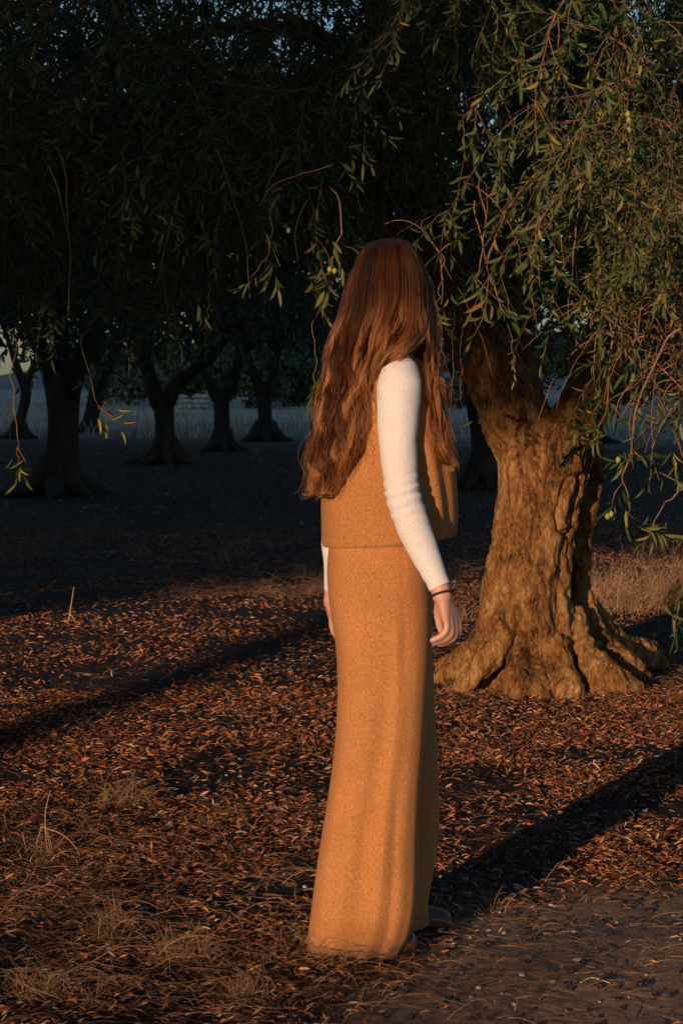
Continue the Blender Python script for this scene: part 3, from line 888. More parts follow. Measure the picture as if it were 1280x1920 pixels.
FR_X = [-200, 0, 60, 120, 200, 280, 340, 420, 500, 570, 620, 680, 760, 830, 880, 930, 990, 1020, 1060, 1120, 1180, 1240, 1290, 1450]
FR_Y = [700, 670, 670, 660, 670, 650, 640, 640, 670, 690, 640, 560, 560, 640, 620, 600, 560, 500, 560, 660, 700, 760, 800, 820]
def crown_anchors(n, seed, y0=6.8, y1=12.8):
    r = np.random.default_rng(seed)
    out = []
    while sum(len(o) for o in out) < n:
        m = 6000
        Y = r.uniform(y0, y1, m)
        px = r.uniform(-260, 1540, m)
        X = (px - 640) / FPX * Y
        bot = EYE + (HOR - np.interp(px, FR_X, FR_Y)) / FPX * Y + np.abs(r.normal(0, 0.10, m))
        # lowest sprays hang to the fringe, the rest fills the crown above
        h = r.uniform(0, 1, m) ** 1.15 * 2.6
        z = bot + h + r.uniform(0.35, 0.8, m)
        # keep the crown roughly round about the trunk
        rr = np.hypot(X - 0.7, (Y - 9.3) * 0.95) / 3.9
        keep = (rr < 1) & (z < 5.0 - 1.2 * rr ** 2)
        # clumps and holes
        c = fbm(np.stack([X * 1.5, Y * 1.5, z * 1.5], -1), 2, seed + 5)
        c = c * .6 + .7 * fbm(np.stack([X * .8, Y * .5, z * .9], -1), 2, seed + 9)
        keep &= c > r.uniform(-0.45, 0.08, m) + np.where(px > 780, 0.14, 0)
        # open pocket right of the head where the dark shows through
        pyc = HOR - (z - 0.35 - EYE) / Y * FPX
        keep &= ~((np.abs(px - 985) < 55) & (pyc > 330) & (r.uniform(size=m) < 0.85) & (Y < 9.6))
        keep &= ~((px < 690) & (pyc < 230) & (r.uniform(size=m) < 0.5))
        pyb = HOR - (z - 0.75 - EYE) / Y * FPX
        keep &= ~((px > 860) & (px < 1075) & (pyb > 330) & (r.uniform(size=m) < 0.6))
        keep &= ~((px > 1130) & (pyb > 330) & (pyb < 690) & (Y < 9.4) & (r.uniform(size=m) < 0.62))
        # nobody's hair is in the leaves
        keep &= ~((np.abs(px - 720) < 130) & (Y < 6.3))
        # the trunk and its fork stay in view
        pyb = HOR - (z - 0.75 - EYE) / Y * FPX
        keep &= ~((px > 850) & (px < 1130) & (HOR - (z - 1.05 - EYE) / Y * FPX > 600) & (Y < 10.2))
        out.append(np.stack([X, Y, z], -1)[keep])
    return np.vstack(out)[:n]

spray_mesh(crown_anchors(2250, 301), 302, 'leaves', 'twigs', tree)
# near curtain of sprays, closer to the camera
def curtain(n, seed, pxs, pys, y0, y1):
    r = np.random.default_rng(seed)
    i = r.uniform(0, len(pxs) - 1, n)
    px = np.interp(i, range(len(pxs)), pxs) + r.normal(0, 30, n); py = np.interp(i, range(len(pys)), pys) - np.abs(r.normal(0, 90, n))
    Y = r.uniform(y0, y1, n)
    k = ~((px > 840) & (px < 1110) & (py + 1.0 * FPX / Y > 600)) & ~((np.abs(px - 720) < 120) & (py + 0.7 * FPX / Y > 430))
    px, py, Y = px[k], py[k], Y[k]
    return np.stack([(px - 640) / FPX * Y, Y, EYE - (py - HOR) / FPX * Y], -1)
A = np.vstack([curtain(60, 401, [1140, 1210, 1300], [130, 300, 470], 5.0, 7.0), curtain(30, 402, [-40, 120, 330], [250, 260, 220], 7.0, 9.0),
               curtain(20, 403, [400, 500, 600], [240, 250, 260], 7.0, 8.4), curtain(26, 404, [780, 940, 1080], [60, 60, 50], 5.6, 7.0),
               curtain(14, 405, [600, 720, 850], [60, 110, 170], 6.0, 7.5)])
# bare reddish twigs tangled through the crown
r = np.random.default_rng(611)
nb = 500
px = 1320 - 1360 * r.uniform(0, 1, nb) ** 1.7; Y = r.uniform(6.2, 9.6, nb); py = np.interp(px, FR_X, FR_Y) - np.abs(r.normal(60, 190, nb)) - 20
S0 = np.stack([(px - 640) / FPX * Y, Y, EYE - (py - HOR) / FPX * Y], -1)
kp = ~((np.abs(px - 720) < 120) & (Y < 6.6)) & ~((px > 860) & (px < 1120) & (py > 420)) & ~((px < 620) & (py > 400))
S0 = S0[kp]; nb = len(S0)
K = 12
d = nrm(r.normal(0, 1, (nb, 3)) * [1, 1, .7]); Pt = [S0]
Lb = r.uniform(.2, .55, nb)[:, None]; gr = r.uniform(0.0, .35, nb)[:, None]
for k in range(K - 1):
    d = nrm(d + gr * np.array([0, 0, -1.0]) + r.normal(0, .13, (nb, 3))); Pt.append(Pt[-1] + d * Lb / K)
Pt = np.stack(Pt, 1)
V, F = tubes(Pt, np.linspace(1, .3, K)[None] * r.uniform(.0012, .0032, nb)[:, None], 4)
M['redtwig'] = noise_mat('red_twig_bark', [(0.3, (0.16, 0.075, 0.035)), (0.7, (0.38, 0.20, 0.10))], 30, (1, 1, 1), 0.8, 0.3, 0.002)
tag(mk('bare_twigs', V, F, M['redtwig'], tree), kind='stuff')
A = np.vstack([A, curtain(26, 407, [470, 560, 620], [330, 350, 330], 6.8, 8.2), curtain(30, 408, [640, 780, 900], [120, 150, 200], 6.8, 8.2)])
spray_mesh(A, 406, 'leaves', 'twigs', tree, 0.7, 1.05)

# ---- hanging branches in front that show leaf by leaf
LEAFM = []
rl = np.random.default_rng(55)
for i in range(7):
    V, q = leaf_quads(np.zeros((1, 3)), np.array([[1.0, 0, 0]]), np.array([[0, 0, 1.0]]), np.array([1.0]), np.array([[.17, .2, .23, .19, .21, .18, .22][i]]), np.array([rl.uniform(0.0, 0.25)]))
    rv = [0.35, 0.55, 0.8, 0.9, 0.2, 0.965, 0.6][i]
    o = mk('leaf', V, [q], M['leaf'], rnd=[rv, rv], smooth=False)
    LEAFM.append(o.data); bpy.data.objects.remove(o)
OLM = {}
for k in ('olive_g', 'olive_p'):
    G = Geo(); G.ball((0, 0, 0), (0.0075, 0.0075, 0.0095), 10, 8); o = G.build('olive', M[k]); OLM[k] = o.data; bpy.data.objects.remove(o)
leafcount = 0
def hang(path, Y, sides, clusters, label=None, r0=0.0035, olives=(), dead=False, leafscale=1.0, seed=0):
    """path: pixels; clusters: (px,py,dirx,diry,n) leafy tips"""
    global leafcount
    r = np.random.default_rng(seed + 1000)
    P = np.array([W(p[0], p[1], Y + (p[2] if len(p) > 2 else 0)) for p in path])
    P = smooth_path(P, 14); P[1:-1] += r.normal(0, .0035, (12, 3))
    top_ = P[0] + np.array([r.normal(0, .03), .12, .10])
    P = np.vstack([[top_ + [r.normal(0, .04), .16, .05]], [top_], P])
    G = Geo(); G.tube(P, r0 * .9, 0.0011, 40, 5)
    for s_ in sides:
        q = [W(p[0], p[1], Y + (p[2] if len(p) > 2 else r.normal(0, 0.04))) for p in s_]
        G.tube(q, 0.0018, 0.0009, 10, 4)
    br = G.build('hanging_branch', M['twig'], tree)
    if label: br['label'] = label
    for (px, py, dx, dy, n) in clusters:
        c = W(px, py, Y); m = Y / FPX
        ax = nrm(np.array([dx, r.normal(0, 0.25), -dy]))
        n = n - 1 if n > 5 else n
        for i in range(n):
            t = i / max(n - 1, 1)
            base = c - ax * (1 - t) * 0.085
            a = r.uniform(0, 6.28)
            side = nrm(np.cross(ax, [math.cos(a), math.sin(a), 0.4 * math.sin(a * 2)]))
            d = nrm(ax * (0.55 + 0.5 * t) + side * r.uniform(0.4, 1.0) * (1.1 - 0.6 * t) + np.array([0, 0, -0.15]))
            nn = nrm(ax - side * 0.4 + r.normal(0, 0.4, 3) + np.array([0, -0.3, 0]))
            s = nrm(np.cross(d, nn)); u = np.cross(s, d)
            L = r.uniform(0.042, 0.066) * leafscale
            Mx = Matrix(((d[0] * L, s[0] * L, u[0] * L, base[0]), (d[1] * L, s[1] * L, u[1] * L, base[1]), (d[2] * L, s[2] * L, u[2] * L, base[2]), (0, 0, 0, 1)))
            o = bpy.data.objects.new('leaf', LEAFM[5 if (dead or r.uniform() < 0.06) else r.integers(0, 5)])
            COL.objects.link(o); o.parent = br; o.matrix_parent_inverse = Matrix.Identity(4); 
            o.matrix_local = Mx
            leafcount += 1
    for (px, py, k) in olives:
        o = bpy.data.objects.new('olive', OLM['olive_' + k]); COL.objects.link(o); o.parent = br
        q = W(px, py, Y - 0.01); o.location = q
    return br
# mk() parents keep world coordinates through the parent inverse; children made here use the branch's own frame,
# which equals world axes because the branch mesh is authored in world coordinates
hang([(1085, 330), (1078, 430), (1070, 520), (1064, 600), (1062, 640)], 6.2, [[(1066, 600), (1045, 608), (1030, 612)], [(1063, 620), (1080, 640), (1090, 655)]],
     [(1045, 612, -1, .15, 6), (1055, 680, -.2, 1, 12), (1082, 640, .6, .8, 6), (1064, 600, -.4, .5, 6)], seed=1)
hang([(1180, 470), (1160, 560), (1148, 640), (1140, 720), (1134, 780), (1118, 815), (1090, 845)], 6.0, [[(1132, 780), (1115, 800), (1100, 795)], [(1142, 680), (1110, 680), (1085, 690)]],
     [(1090, 800, -1, -.3, 10), (1072, 850, -.8, .5, 12), (1090, 688, -1, .1, 7), (1135, 700, .1, 1, 10), (1145, 780, .3, .8, 6)], olives=[(1140, 660, 'p'), (1146, 668, 'p'), (1130, 622, 'p')], seed=2)
hang([(1290, 600), (1262, 625), (1235, 660), (1212, 715), (1196, 770), (1184, 830), (1174, 880), (1166, 905), (1178, 935), (1174, 975)], 5.9,
     [[(1166, 905), (1152, 925), (1146, 950)], [(1182, 850), (1210, 858), (1225, 850)], [(1188, 820), (1165, 830)], [(1174, 960), (1190, 975)]],
     [(1220, 855, .9, .2, 8), (1150, 865, -1, .0, 9), (1140, 955, -.5, .6, 5), (1172, 985, .0, 1, 3), (1195, 985, .8, .7, 3), (1165, 880, -.3, .8, 8)],
     olives=[(1138, 968, 'g'), (1145, 964, 'g'), (1158, 862, 'g')], r0=0.006, seed=3)
hang([(1280, 640), (1230, 670), (1190, 735), (1160, 790), (1148, 815)], 6.4, [[(1210, 700), (1235, 730), (1260, 735)], [(1230, 740), (1245, 770), (1250, 800)]],
     [(1255, 740, 1, .2, 8), (1215, 790, .8, .6, 8), (1228, 755, .3, 1, 5), (1170, 700, -.5, .9, 5)], olives=[(1186, 705, 'g'), (1184, 714, 'g')], seed=4)
hang([(1222, 760), (1222, 830), (1218, 900)], 6.1, [[(1219, 850), (1235, 900)]], [(1240, 895, .4, 1, 2), (1210, 910, -.4, .6, 6)], r0=0.0018, seed=5)
hang([(1290, 905), (1262, 930), (1240, 950), (1222, 985), (1215, 1010)], 5.7, [[(1225, 985), (1245, 1000)]], [(1205, 1015, -.7, .6, 9), (1250, 1005, .8, .3, 9), (1270, 900, .1, .6, 12), (1225, 1045, .1, 1, 3)], seed=6)
hang([(1290, 985), (1282, 1060), (1272, 1120), (1266, 1180), (1262, 1225)], 5.9, [], [(1270, 1130, -.3, .8, 8), (1262, 1195, -.4, .7, 6), (1276, 1180, .5, .7, 5)], r0=0.0025, seed=7)
hang([(20, 700), (30, 770), (34, 840), (38, 870)], 7.0, [[(34, 840), (50, 868)]], [(30, 905, -.4, 1, 6), (48, 900, .5, 1, 5)], r0=0.0022, seed=8)
hang([(165, 690), (180, 750), (200, 785)], 7.5, [[(185, 760), (215, 790)]], [(228, 792, 1, .2, 3), (200, 795, .1, .7, 4), (228, 808, .3, 1, 2)], dead=True, r0=0.0018, seed=9)
hang([(588, 600), (590, 680), (588, 730)], 6.6, [], [(582, 758, -.3, 1, 4)], r0=0.0014, seed=10)
hang([(952, 560), (956, 620), (962, 690)], 7.4, [], [(963, 715, 0, 1, 4)], dead=True, r0=0.0016, leafscale=0.7, seed=11)
hang([(852, 590), (850, 680), (843, 790), (840, 820)], 7.6, [[(845, 800), (855, 830)]], [(858, 800, .8, -.2, 2)], r0=0.0012, seed=12)
hang([(864, 590), (864, 680), (862, 750)], 7.7, [], [], r0=0.0012, seed=13)
hang([(390, 470), (392, 560), (388, 620)], 6.9, [], [(388, 600, .2, .4, 5)], r0=0.0016, seed=14)
hang([(320, 560), (332, 620), (344, 680)], 7.4, [], [(325, 275, 0, 0, 0)][:0], r0=0.0016, seed=15)
hang([(500, 350), (510, 420), (500, 480), (470, 520)], 6.4, [[(505, 450), (525, 500)]], [(508, 400, -.3, 1, 9), (506, 450, .5, .8, 8), (450, 540, -.8, .6, 6), (520, 540, .2, 1, 8), (500, 530, -.2, 1, 8)], olives=[(536, 424, 'p'), (541, 432, 'g'), (500, 330, 'p')], seed=16)
hang([(640, 430), (625, 480), (612, 530)], 6.2, [[(620, 500), (606, 500)]], [(612, 560, -.1, 1, 6), (640, 500, .3, .8, 5)], olives=[(618, 505, 'g'), (627, 508, 'g')], seed=17)
hang([(910, 400), (900, 500), (885, 530)], 6.3, [[(890, 520), (930, 560), (960, 590)]], [(900, 560, .2, .8, 8), (960, 590, .9, .5, 8), (880, 540, -.5, .8, 8)], seed=18)
hang([(1178, 120), (1176, 200), (1180, 260), (1182, 300)], 5.6, [], [(1160, 230, -.6, .6, 6), (1190, 320, .4, .9, 7)], olives=[(1176, 214, 'g'), (1178, 226, 'g'), (1171, 238, 'g'), (1178, 244, 'g'), (1184, 285, 'g'), (1181, 298, 'g'), (1188, 305, 'g')], seed=19)
hang([(830, 480), (822, 560), (826, 600)], 6.4, [], [(825, 600, -.3, .8, 7), (835, 620, .5, .7, 6)], r0=0.0018, seed=20)

# ------------------------------------------------------------------ the orchard behind
def far_tree(px, py, top, wd, limbs, label, seed, crown=(3.2, 3.0), flare=2.0, lean=0, leaves=9000, ch=None, skirt=None, Y=None):
    """px,py base; top: list of (px,py) up the trunk; wd: widths in px"""
    r = np.random.default_rng(seed)
    Y = Y or gy(py)
    base = W(px, py, Y)
    t = empty('olive_tree', (base[0], base[1], float(gz(base[0], base[1]))), label, 'tree', 'shaded olive trees in the orchard behind')
    m = Y / FPX
    G = Geo()
    pts = [W(px, py + 8, Y)] + [W(a, b, Y) for a, b in top]
    n = 22
    p = smooth_path(pts, n)
    w_ = np.interp(np.linspace(0, 1, n), np.linspace(0, 1, len(wd)), wd) * m / 2 * .86
    V, F = tubes(p[None], w_[None], 18, True)
    id_ = np.arange(18) / 18 * 6.283
    k = 1 + 0.10 * np.sin(4 * np.tile(id_, n) + np.repeat(np.linspace(0, 2, n), 18)) + 0.13 * fbm(V * 3.5, 3, seed)
    c = np.repeat(p, 18, 0)
    V = c + (V - c) * k[:, None]
    G.add(V, F)
    for j in range(7):
        a = j * 0.9 + r.uniform(0, 0.5); L = w_[0] * r.uniform(1.6, 2.8)
        s = p[2] + np.array([0, 0, 0.1]); d = np.array([math.cos(a), math.sin(a), 0])
        G.tube([s + d * w_[0] * 0.3 + [0, 0, .25], s * [1, 1, 0] + d * w_[0] * 1.0 + [0, 0, base[2] * 0 + .12], s * [1, 1, 0] + d * L + [0, 0, .0]], 0, None, 10, 8, True, rads=[w_[0] * .5, w_[0] * .38, w_[0] * .1])
    tips = []
    for lb in limbs:
        q = [W(a, b, Y + dy) for a, b, dy in lb[0]]
        G.tube(q, 0, None, 14, 10, True, rads=[x * m / 2 for x in lb[1]])
        tips.append(q[-1])
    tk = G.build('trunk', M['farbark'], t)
    cx, cy = np.mean([q[0] for q in tips]) if tips else base[0], base[1]
    rx, rz = crown
    cz = ch or 4.0
    ncl = 110
    u = nrm(r.normal(0, 1, (ncl, 3))); rad = r.uniform(0.45, 1.0, ncl) ** 0.6
    C = np.stack([cx + u[:, 0] * rx * rad, cy + u[:, 1] * rx * rad, cz + u[:, 2] * rz * rad], -1)
    C[:, 2] = np.maximum(C[:, 2], (skirt or 1.9) + np.abs(r.normal(0, 0.35, ncl)))
    for i in range(0, ncl, 4):   # boughs reaching into the clumps
        s = tips[i // 4 % len(tips)] if tips else base + [0, 0, 2]
        G2 = None
    k = int(leaves * .75) // ncl
    P = (C[:, None] + r.normal(0, 1, (ncl, k, 3)) * np.array([.42, .42, .38])).reshape(-1, 3)
    D = nrm(r.normal(0, 1, P.shape) + np.array([0, 0, -0.7]))
    L = r.uniform(0.12, 0.22, len(P))
    Vl, ql = leaf_quads(P, D, nrm(r.normal(0, 1, P.shape)), L, L * 0.3, 0.1)
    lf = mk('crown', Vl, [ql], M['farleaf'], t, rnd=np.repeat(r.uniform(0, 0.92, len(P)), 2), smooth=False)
    lf['kind'] = 'stuff'
    nb = 26
    B = []
    for i in range(nb):
        s = tips[i % len(tips)]; e_ = C[r.integers(0, ncl)]
        mid = (s + e_) / 2 + np.array([0, 0, 0.3]) + r.normal(0, .15, 3)
        B.append(smooth_path([s, mid, e_], 8))
    V, F = tubes(np.array(B), np.linspace(.06, .012, 8)[None] * np.ones((nb, 1)), 5)
    mk('boughs', V, F, M['farbark'], t)
    return t

far_tree(110, 928, [(108, 900), (118, 850), (120, 800), (120, 750), (128, 705)], [112, 84, 66, 62, 64, 60],
         [([(110, 760, 0), (95, 700, .2), (60, 620, .3), (20, 520, .4)], [44, 36, 26, 14]), ([(128, 740, 0), (150, 680, -.2), (190, 600, -.3), (230, 480, 0)], [46, 38, 26, 14]),
          ([(120, 730, 0), (118, 640, .5), (100, 520, .9)], [36, 26, 14])],
         'thickest dark olive trunk nearest the left picture edge, in shade', 501, (3.0, 2.4), leaves=14000, ch=4.3, skirt=1.98)
far_tree(35, 822, [(38, 790), (48, 750), (48, 700)], [40, 26, 20, 22, 22],
         [([(48, 730, 0), (30, 680, 0), (10, 620, .5)], [18, 14, 8]), ([(50, 720, 0), (66, 680, 0), (90, 620, -.5)], [18, 12, 7])],
         'thin dark olive trunk at the left picture edge, beyond the thickest one', 502, (3.4, 2.6), ch=5.4, skirt=3.3, leaves=7000)
far_tree(170, 812, [(172, 780), (184, 730), (198, 690)], [42, 32, 30, 30, 28],
         [([(192, 710, 0), (215, 660, 0), (240, 600, .5)], [24, 16, 9]), ([(192, 710, 0), (180, 660, 0), (160, 600, -.5)], [20, 14, 8])],
         'leaning dark olive trunk just right of the thickest one, further back', 503, (3.6, 2.6), ch=4.6, skirt=2.3, leaves=8000)
far_tree(312, 870, [(310, 840), (309, 800), (306, 760), (304, 735)], [66, 46, 40, 38, 44, 48],
         [([(300, 760, 0), (284, 715, 0), (268, 660, .2), (262, 600, .4)], [34, 28, 24, 14]), ([(314, 755, 0), (332, 722, 0), (368, 690, -.2), (402, 664, -.3), (430, 620, 0)], [32, 26, 22, 18, 10])],
         'dark olive tree with a wide V fork, left of the middle of the orchard', 504, (3.4, 2.7), ch=4.4, skirt=2.0, leaves=12000)
far_tree(418, 846, [(416, 815), (416, 780), (415, 750), (414, 732)], [52, 34, 31, 31, 34, 38],
         [([(408, 748, 0), (394, 718, 0), (380, 690, .2), (376, 640, .3)], [26, 20, 17, 10]), ([(422, 748, 0), (436, 715, 0), (446, 680, -.2), (450, 620, 0)], [26, 22, 18, 10])],
         'dark olive tree with a narrow U fork, between the V forked one and the smallest', 505, (3.4, 2.7), ch=4.6, skirt=2.15, leaves=11000)
far_tree(498, 827, [(497, 800), (496, 770), (494, 745), (494, 720)], [58, 36, 28, 28, 30, 34],
         [([(488, 735, 0), (476, 700, 0), (462, 660, .2)], [22, 18, 10]), ([(500, 735, 0), (512, 700, 0), (520, 660, -.2)], [22, 16, 9])],
         'smallest dark olive tree with flaring roots, nearest the person\'s back', 506, (3.6, 2.7), ch=4.8, skirt=2.3, leaves=9000)
far_tree(905, 915, [(908, 880), (905, 820), (896, 760), (888, 700)], [74, 58, 48, 46, 48, 44],
         [([(890, 730, 0), (878, 680, 0), (850, 610, .2)], [40, 32, 18]), ([(892, 730, 0), (915, 660, 0), (940, 580, -.2)], [34, 28, 16])],
         'black olive trunk in shade between the person and the sunlit trunk', 507, (3.1, 2.5), ch=4.2, skirt=1.9, leaves=12000)
far_tree(1330, 850, [(1325, 800), (1322, 740), (1330, 700)], [52, 40, 34, 32, 32],
         [([(1328, 720, 0), (1300, 650, 0), (1250, 590, .2)], [26, 20, 12]), ([(1328, 720, 0), (1370, 650, 0)], [26, 14])],
         'olive tree past the right edge whose dark crown hangs above the pale field', 508, (3.6, 2.6), ch=4.5, skirt=1.75, leaves=11000)
far_tree(1110, 832, [(1112, 800), (1114, 750), (1110, 715)], [50, 36, 30, 30, 30],
         [([(1110, 730, 0), (1090, 670, 0), (1060, 610, .2)], [24, 18, 10]), ([(1112, 730, 0), (1140, 670, 0), (1170, 610, 0)], [24, 16, 8])],
         'dark olive tree hidden behind the sunlit trunk, its crown showing above the fork', 509, (3.6, 2.6), ch=4.6, skirt=2.1, leaves=10000)
far_tree(660, 815, [(660, 790), (662, 750), (660, 715)], [44, 30, 26, 26, 28],
         [([(660, 730, 0), (640, 680, 0), (620, 620, .2)], [22, 16, 10]), ([(660, 730, 0), (690, 670, 0)], [22, 10])],
         'dark olive tree behind the person\'s hair, its crown darkening the gap beside it', 510, (3.8, 2.8), ch=4.9, skirt=2.4, leaves=8000)

# bushes on the far edge of the field, a low pale wall, far hills
def bush(px, Y, w, h, label, seed, mat, n=2600):
    r = np.random.default_rng(seed)
    x = (px - 640) / FPX * Y; z0 = float(gz(x, Y))
    b = empty('bush', (x, Y, z0), label, 'bush', 'bushes along the far edge of the field')
    C = nrm(r.normal(0, 1, (26, 3))) * r.uniform(0.3, 1, (26, 1)) * [w / 2, w / 2.5, h / 2] + [x, Y, z0 + h * 0.5]
    P = (C[:, None] + r.normal(0, .22, (26, n // 26, 3)) * [w / 3, w / 3, h / 3]).reshape(-1, 3)
    P[:, 2] = np.maximum(P[:, 2], z0 + 0.05)
    L = r.uniform(.22, .45, len(P))
    V, q = leaf_quads(P, nrm(r.normal(0, 1, P.shape)), nrm(r.normal(0, 1, P.shape)), L, L * .55, .1)
    f = mk('foliage', V, [q], mat, b, rnd=np.repeat(r.uniform(0, .9, len(P)), 2), smooth=False); f['kind'] = 'stuff'
    G = Geo()
    for i in range(5):
        G.tube([[x + r.normal(0, .1), Y, z0 - .05], [x + r.normal(0, w / 6), Y + r.normal(0, .2), z0 + h * .45]], .06, .02, 6, 5)
    G.build('stems', M['farbark'], b)
M['bushleaf'] = leaf_mat('bush_leaf', (0.06, 0.10, 0.035), (0.12, 0.16, 0.07), tr=0.15)
M['bushpale'] = leaf_mat('pale_bush_leaf', (0.13, 0.15, 0.10), (0.22, 0.23, 0.17), tr=0.1)
bush(465, 112, 4.6, 3.6, 'round green bush at the field edge between the two forked olive trees', 601, M['bushleaf'])
bush(545, 118, 5.0, 3.2, 'broad green bush at the field edge left of the person\'s hair', 602, M['bushleaf'])
bush(350, 116, 3.2, 2.6, 'low green bush seen through the fork of the V forked olive tree', 603, M['bushleaf'])
bush(235, 120, 3.8, 2.4, 'dim bush beyond the leaning olive trunk', 604, M['bushpale'])
bush(860, 110, 4.2, 3.4, 'pale grey green bush right of the person\'s chest', 605, M['bushpale'])
bush(1200, 125, 6.0, 2.6, 'dim bush on the far edge of the field at the right', 606, M['bushleaf'])

# far tree line on the other side of the field, one mass
r = np.random.default_rng(690)
nc_ = 620
tx = np.where(r.uniform(size=nc_) < .68, r.uniform(-17.6, 46, nc_), r.uniform(-75, -24, nc_)); ty = 132 + r.normal(0, 3, nc_); tz = r.uniform(0.4, 1, nc_) ** .6 * (4.6 + 1.6 * fbm(np.stack([tx * .25, 0 * tx, 0 * tx], -1), 2, 12))
P = (np.stack([tx, ty, tz], -1)[:, None] + r.normal(0, .62, (nc_, 38, 3))).reshape(-1, 3)
P[:, 2] = np.maximum(P[:, 2], .4)
L = r.uniform(.3, .62, len(P))
V, q = leaf_quads(P, nrm(r.normal(0, 1, P.shape)), nrm(r.normal(0, 1, P.shape)), L, L * .6, .1)
tag(mk('tree_line', V, [q], M['bushleaf'], rnd=np.repeat(r.uniform(0, .9, len(P)), 2), smooth=False), 'dark green line of trees beyond the pale field', 'tree line', kind='stuff')

r = np.random.default_rng(700)
wx0 = (625 - 640) / FPX * 105
wl = empty('stone_wall', ((357 - 640) / FPX * 108, 108, float(gz(np.array(-2.0), np.array(108.0)))), 'short pale rubble wall beyond the field, seen between the two forked olive trees', 'wall')
G = Geo()
for i in range(26):
    px = r.uniform(322, 392); row = r.integers(0, 3)
    x = (px - 640) / FPX * 108 + r.normal(0, .05); z = float(gz(np.array(x), np.array(108.0))) + 0.12 + row * .24
    G.ball((x, 108 + r.normal(0, .12), z), (r.uniform(.16, .34), .22, r.uniform(.11, .17)), 8, 6)
o = G.build('wall_stones', M['stone'], wl, smooth=False); o['kind'] = 'stuff'

M['hill'] = noise_mat('dry_hillside', [(0.3, (0.10, 0.11, 0.09)), (0.55, (0.20, 0.19, 0.16)), (0.75, (0.30, 0.28, 0.24))], 0.03, (1, 1, 1), 0.95, 0.3, 0.5)
M['scrub'] = noise_mat('scrub_hillside', [(0.3, (0.05, 0.06, 0.03)), (0.55, (0.11, 0.11, 0.06)), (0.75, (0.18, 0.15, 0.10))], 0.08, (1, 1, 1), 0.95, 0.3, 0.5)
g = grid_obj('hills', np.linspace(-500, 500, 90), np.linspace(190, 420, 30),
             lambda x, y: 9 * sstep(190, 330, y) * sstep(-75, -20, x) * (0.75 + 0.45 * fbm(np.stack([x.ravel() / 40, y.ravel() / 60, 0 * x.ravel()], -1), 3, 31).reshape(x.shape)) * (1 - 0.4 * sstep(360, 420, y)) - 0.2, M['hill'])
tag(g, kind='structure')

# ------------------------------------------------------------------ behind the camera, unseen: hill and tree belt added to shape the low sunlight
sa, ca = math.sin(AZ), math.cos(AZ)
def ut(u, t): return u * ca + t * sa, -u * sa + t * ca
us = np.linspace(-420, -10, 80); ts = np.linspace(-430, -190, 30)
U, T = np.meshgrid(us, ts)
Xh, Yh = ut(U, T)
Zh = 105 * sstep(-10, -42, U) * sstep(-190, -290, T) * (0.95 + 0.2 * fbm(np.stack([U.ravel() / 30, T.ravel() / 30, 0 * U.ravel()], -1), 3, 77).reshape(U.shape)) - 0.4  # added hill, raised to keep the low sun off the background
V = np.stack([Xh, Yh, Zh], -1).reshape(-1, 3)
id = np.arange(len(V)).reshape(U.shape)
q = np.stack([id[:-1, :-1], id[:-1, 1:], id[1:, 1:], id[1:, :-1]], -1).reshape(-1, 4)
tag(mk('hill', V, [q], M['scrub']), kind='structure')

VT_U = [-9.5, -8.4, -7, -6.2, -5, -4, -3.3, -2.97, -2.5, -2.0, -1.4, -1.0, -0.7, -0.4]
VT_V = [0.6, 1.45, 1.62, 1.9, 2.42, 2.5, 2.44, 2.46, 2.85, 3.55, 4.2, 3.4, 1.8, 0.6]  # upper edge of the gap, shaped to set where the sunlight ends
r = np.random.default_rng(808)
def belt(n, u0, u1, v0, v1, smin, smax, seed, edge=False):
    r = np.random.default_rng(seed)
    u = r.uniform(u0, u1, n); v = r.uniform(v0, v1, n); t = r.uniform(-15, -8.5, n)
    nz = fbm(np.stack([u * 1.1, v * 1.6, 0 * u], -1), 3, 91)
    top = np.interp(u, VT_U, VT_V, left=0, right=0) + np.where(np.abs(u + 3) < .45, .08, 0.22) * nz
    bot = np.interp(u, [-9, -5, -3, -2.2, -1.8, -1.2, 0], [.56, .56, .55, .60, .60, .57, .62]) + 0.05 * nz
    dens = np.where((v < bot), 0.75, 0) + np.where(v > top, 1, 0)
    # the upper part of the gap is ragged: some light reaches the hanging sprays
    dens = np.where((v > top) & (v < 4.8) & (u > -3.4), np.clip(1.1 - (u + 3.4) * .36 - 1.3 * nz, 0.3, 1), dens)
    dens = np.where((v >= bot) & (v < bot + .24) & (np.abs(u + 2.1) > .45), 0.10 + .12 * (nz > 0), dens)
    dens = np.where((v > 2.8) & (v > top) & (v < 3.7) & (u > -3.7) & (u < -2.4), dens * .5, dens)
    if smax > .4:   # big sprays keep clear of the gap
        dens = np.where((v > bot - .45) & (v < top + .45) & (u > -9.8) & (u < .2), 0, dens)
    k = r.uniform(size=n) < dens
    u, v, t = u[k], v[k], t[k]; n = len(u)
    x, y = ut(u, t); z = v - t * TE
    P = np.stack([x, y, z], -1)
    k2 = z > 0.02
    P = P[k2]; n = len(P)
    L = r.uniform(smin, smax, n)
    # leaf sprays face all ways
    return leaf_quads(P, nrm(r.normal(0, 1, P.shape)), nrm(r.normal(0, 1, P.shape)), L, L * .6, .1) + (n,)
GB = Geo()
for a in [(26000, -26, 9, 2.0, 22, .6, 1.1, 1), (30000, -11, 1, 0.0, 6.0, .10, .24, 2), (9000, -26, 9, 0, 3, .3, .6, 3)]:
    V, q, n = belt(*a)
    GB.add(V, [q], np.repeat(np.random.default_rng(a[-1]).uniform(0, .9, n), 2))
belt_o = GB.build('shade_tree_belt', M['farleaf'], None, smooth=False, rnd=True)
tag(belt_o, 'dense belt of trees added behind the camera, its gap shaped to place the low sunlight', 'tree belt', kind='stuff')
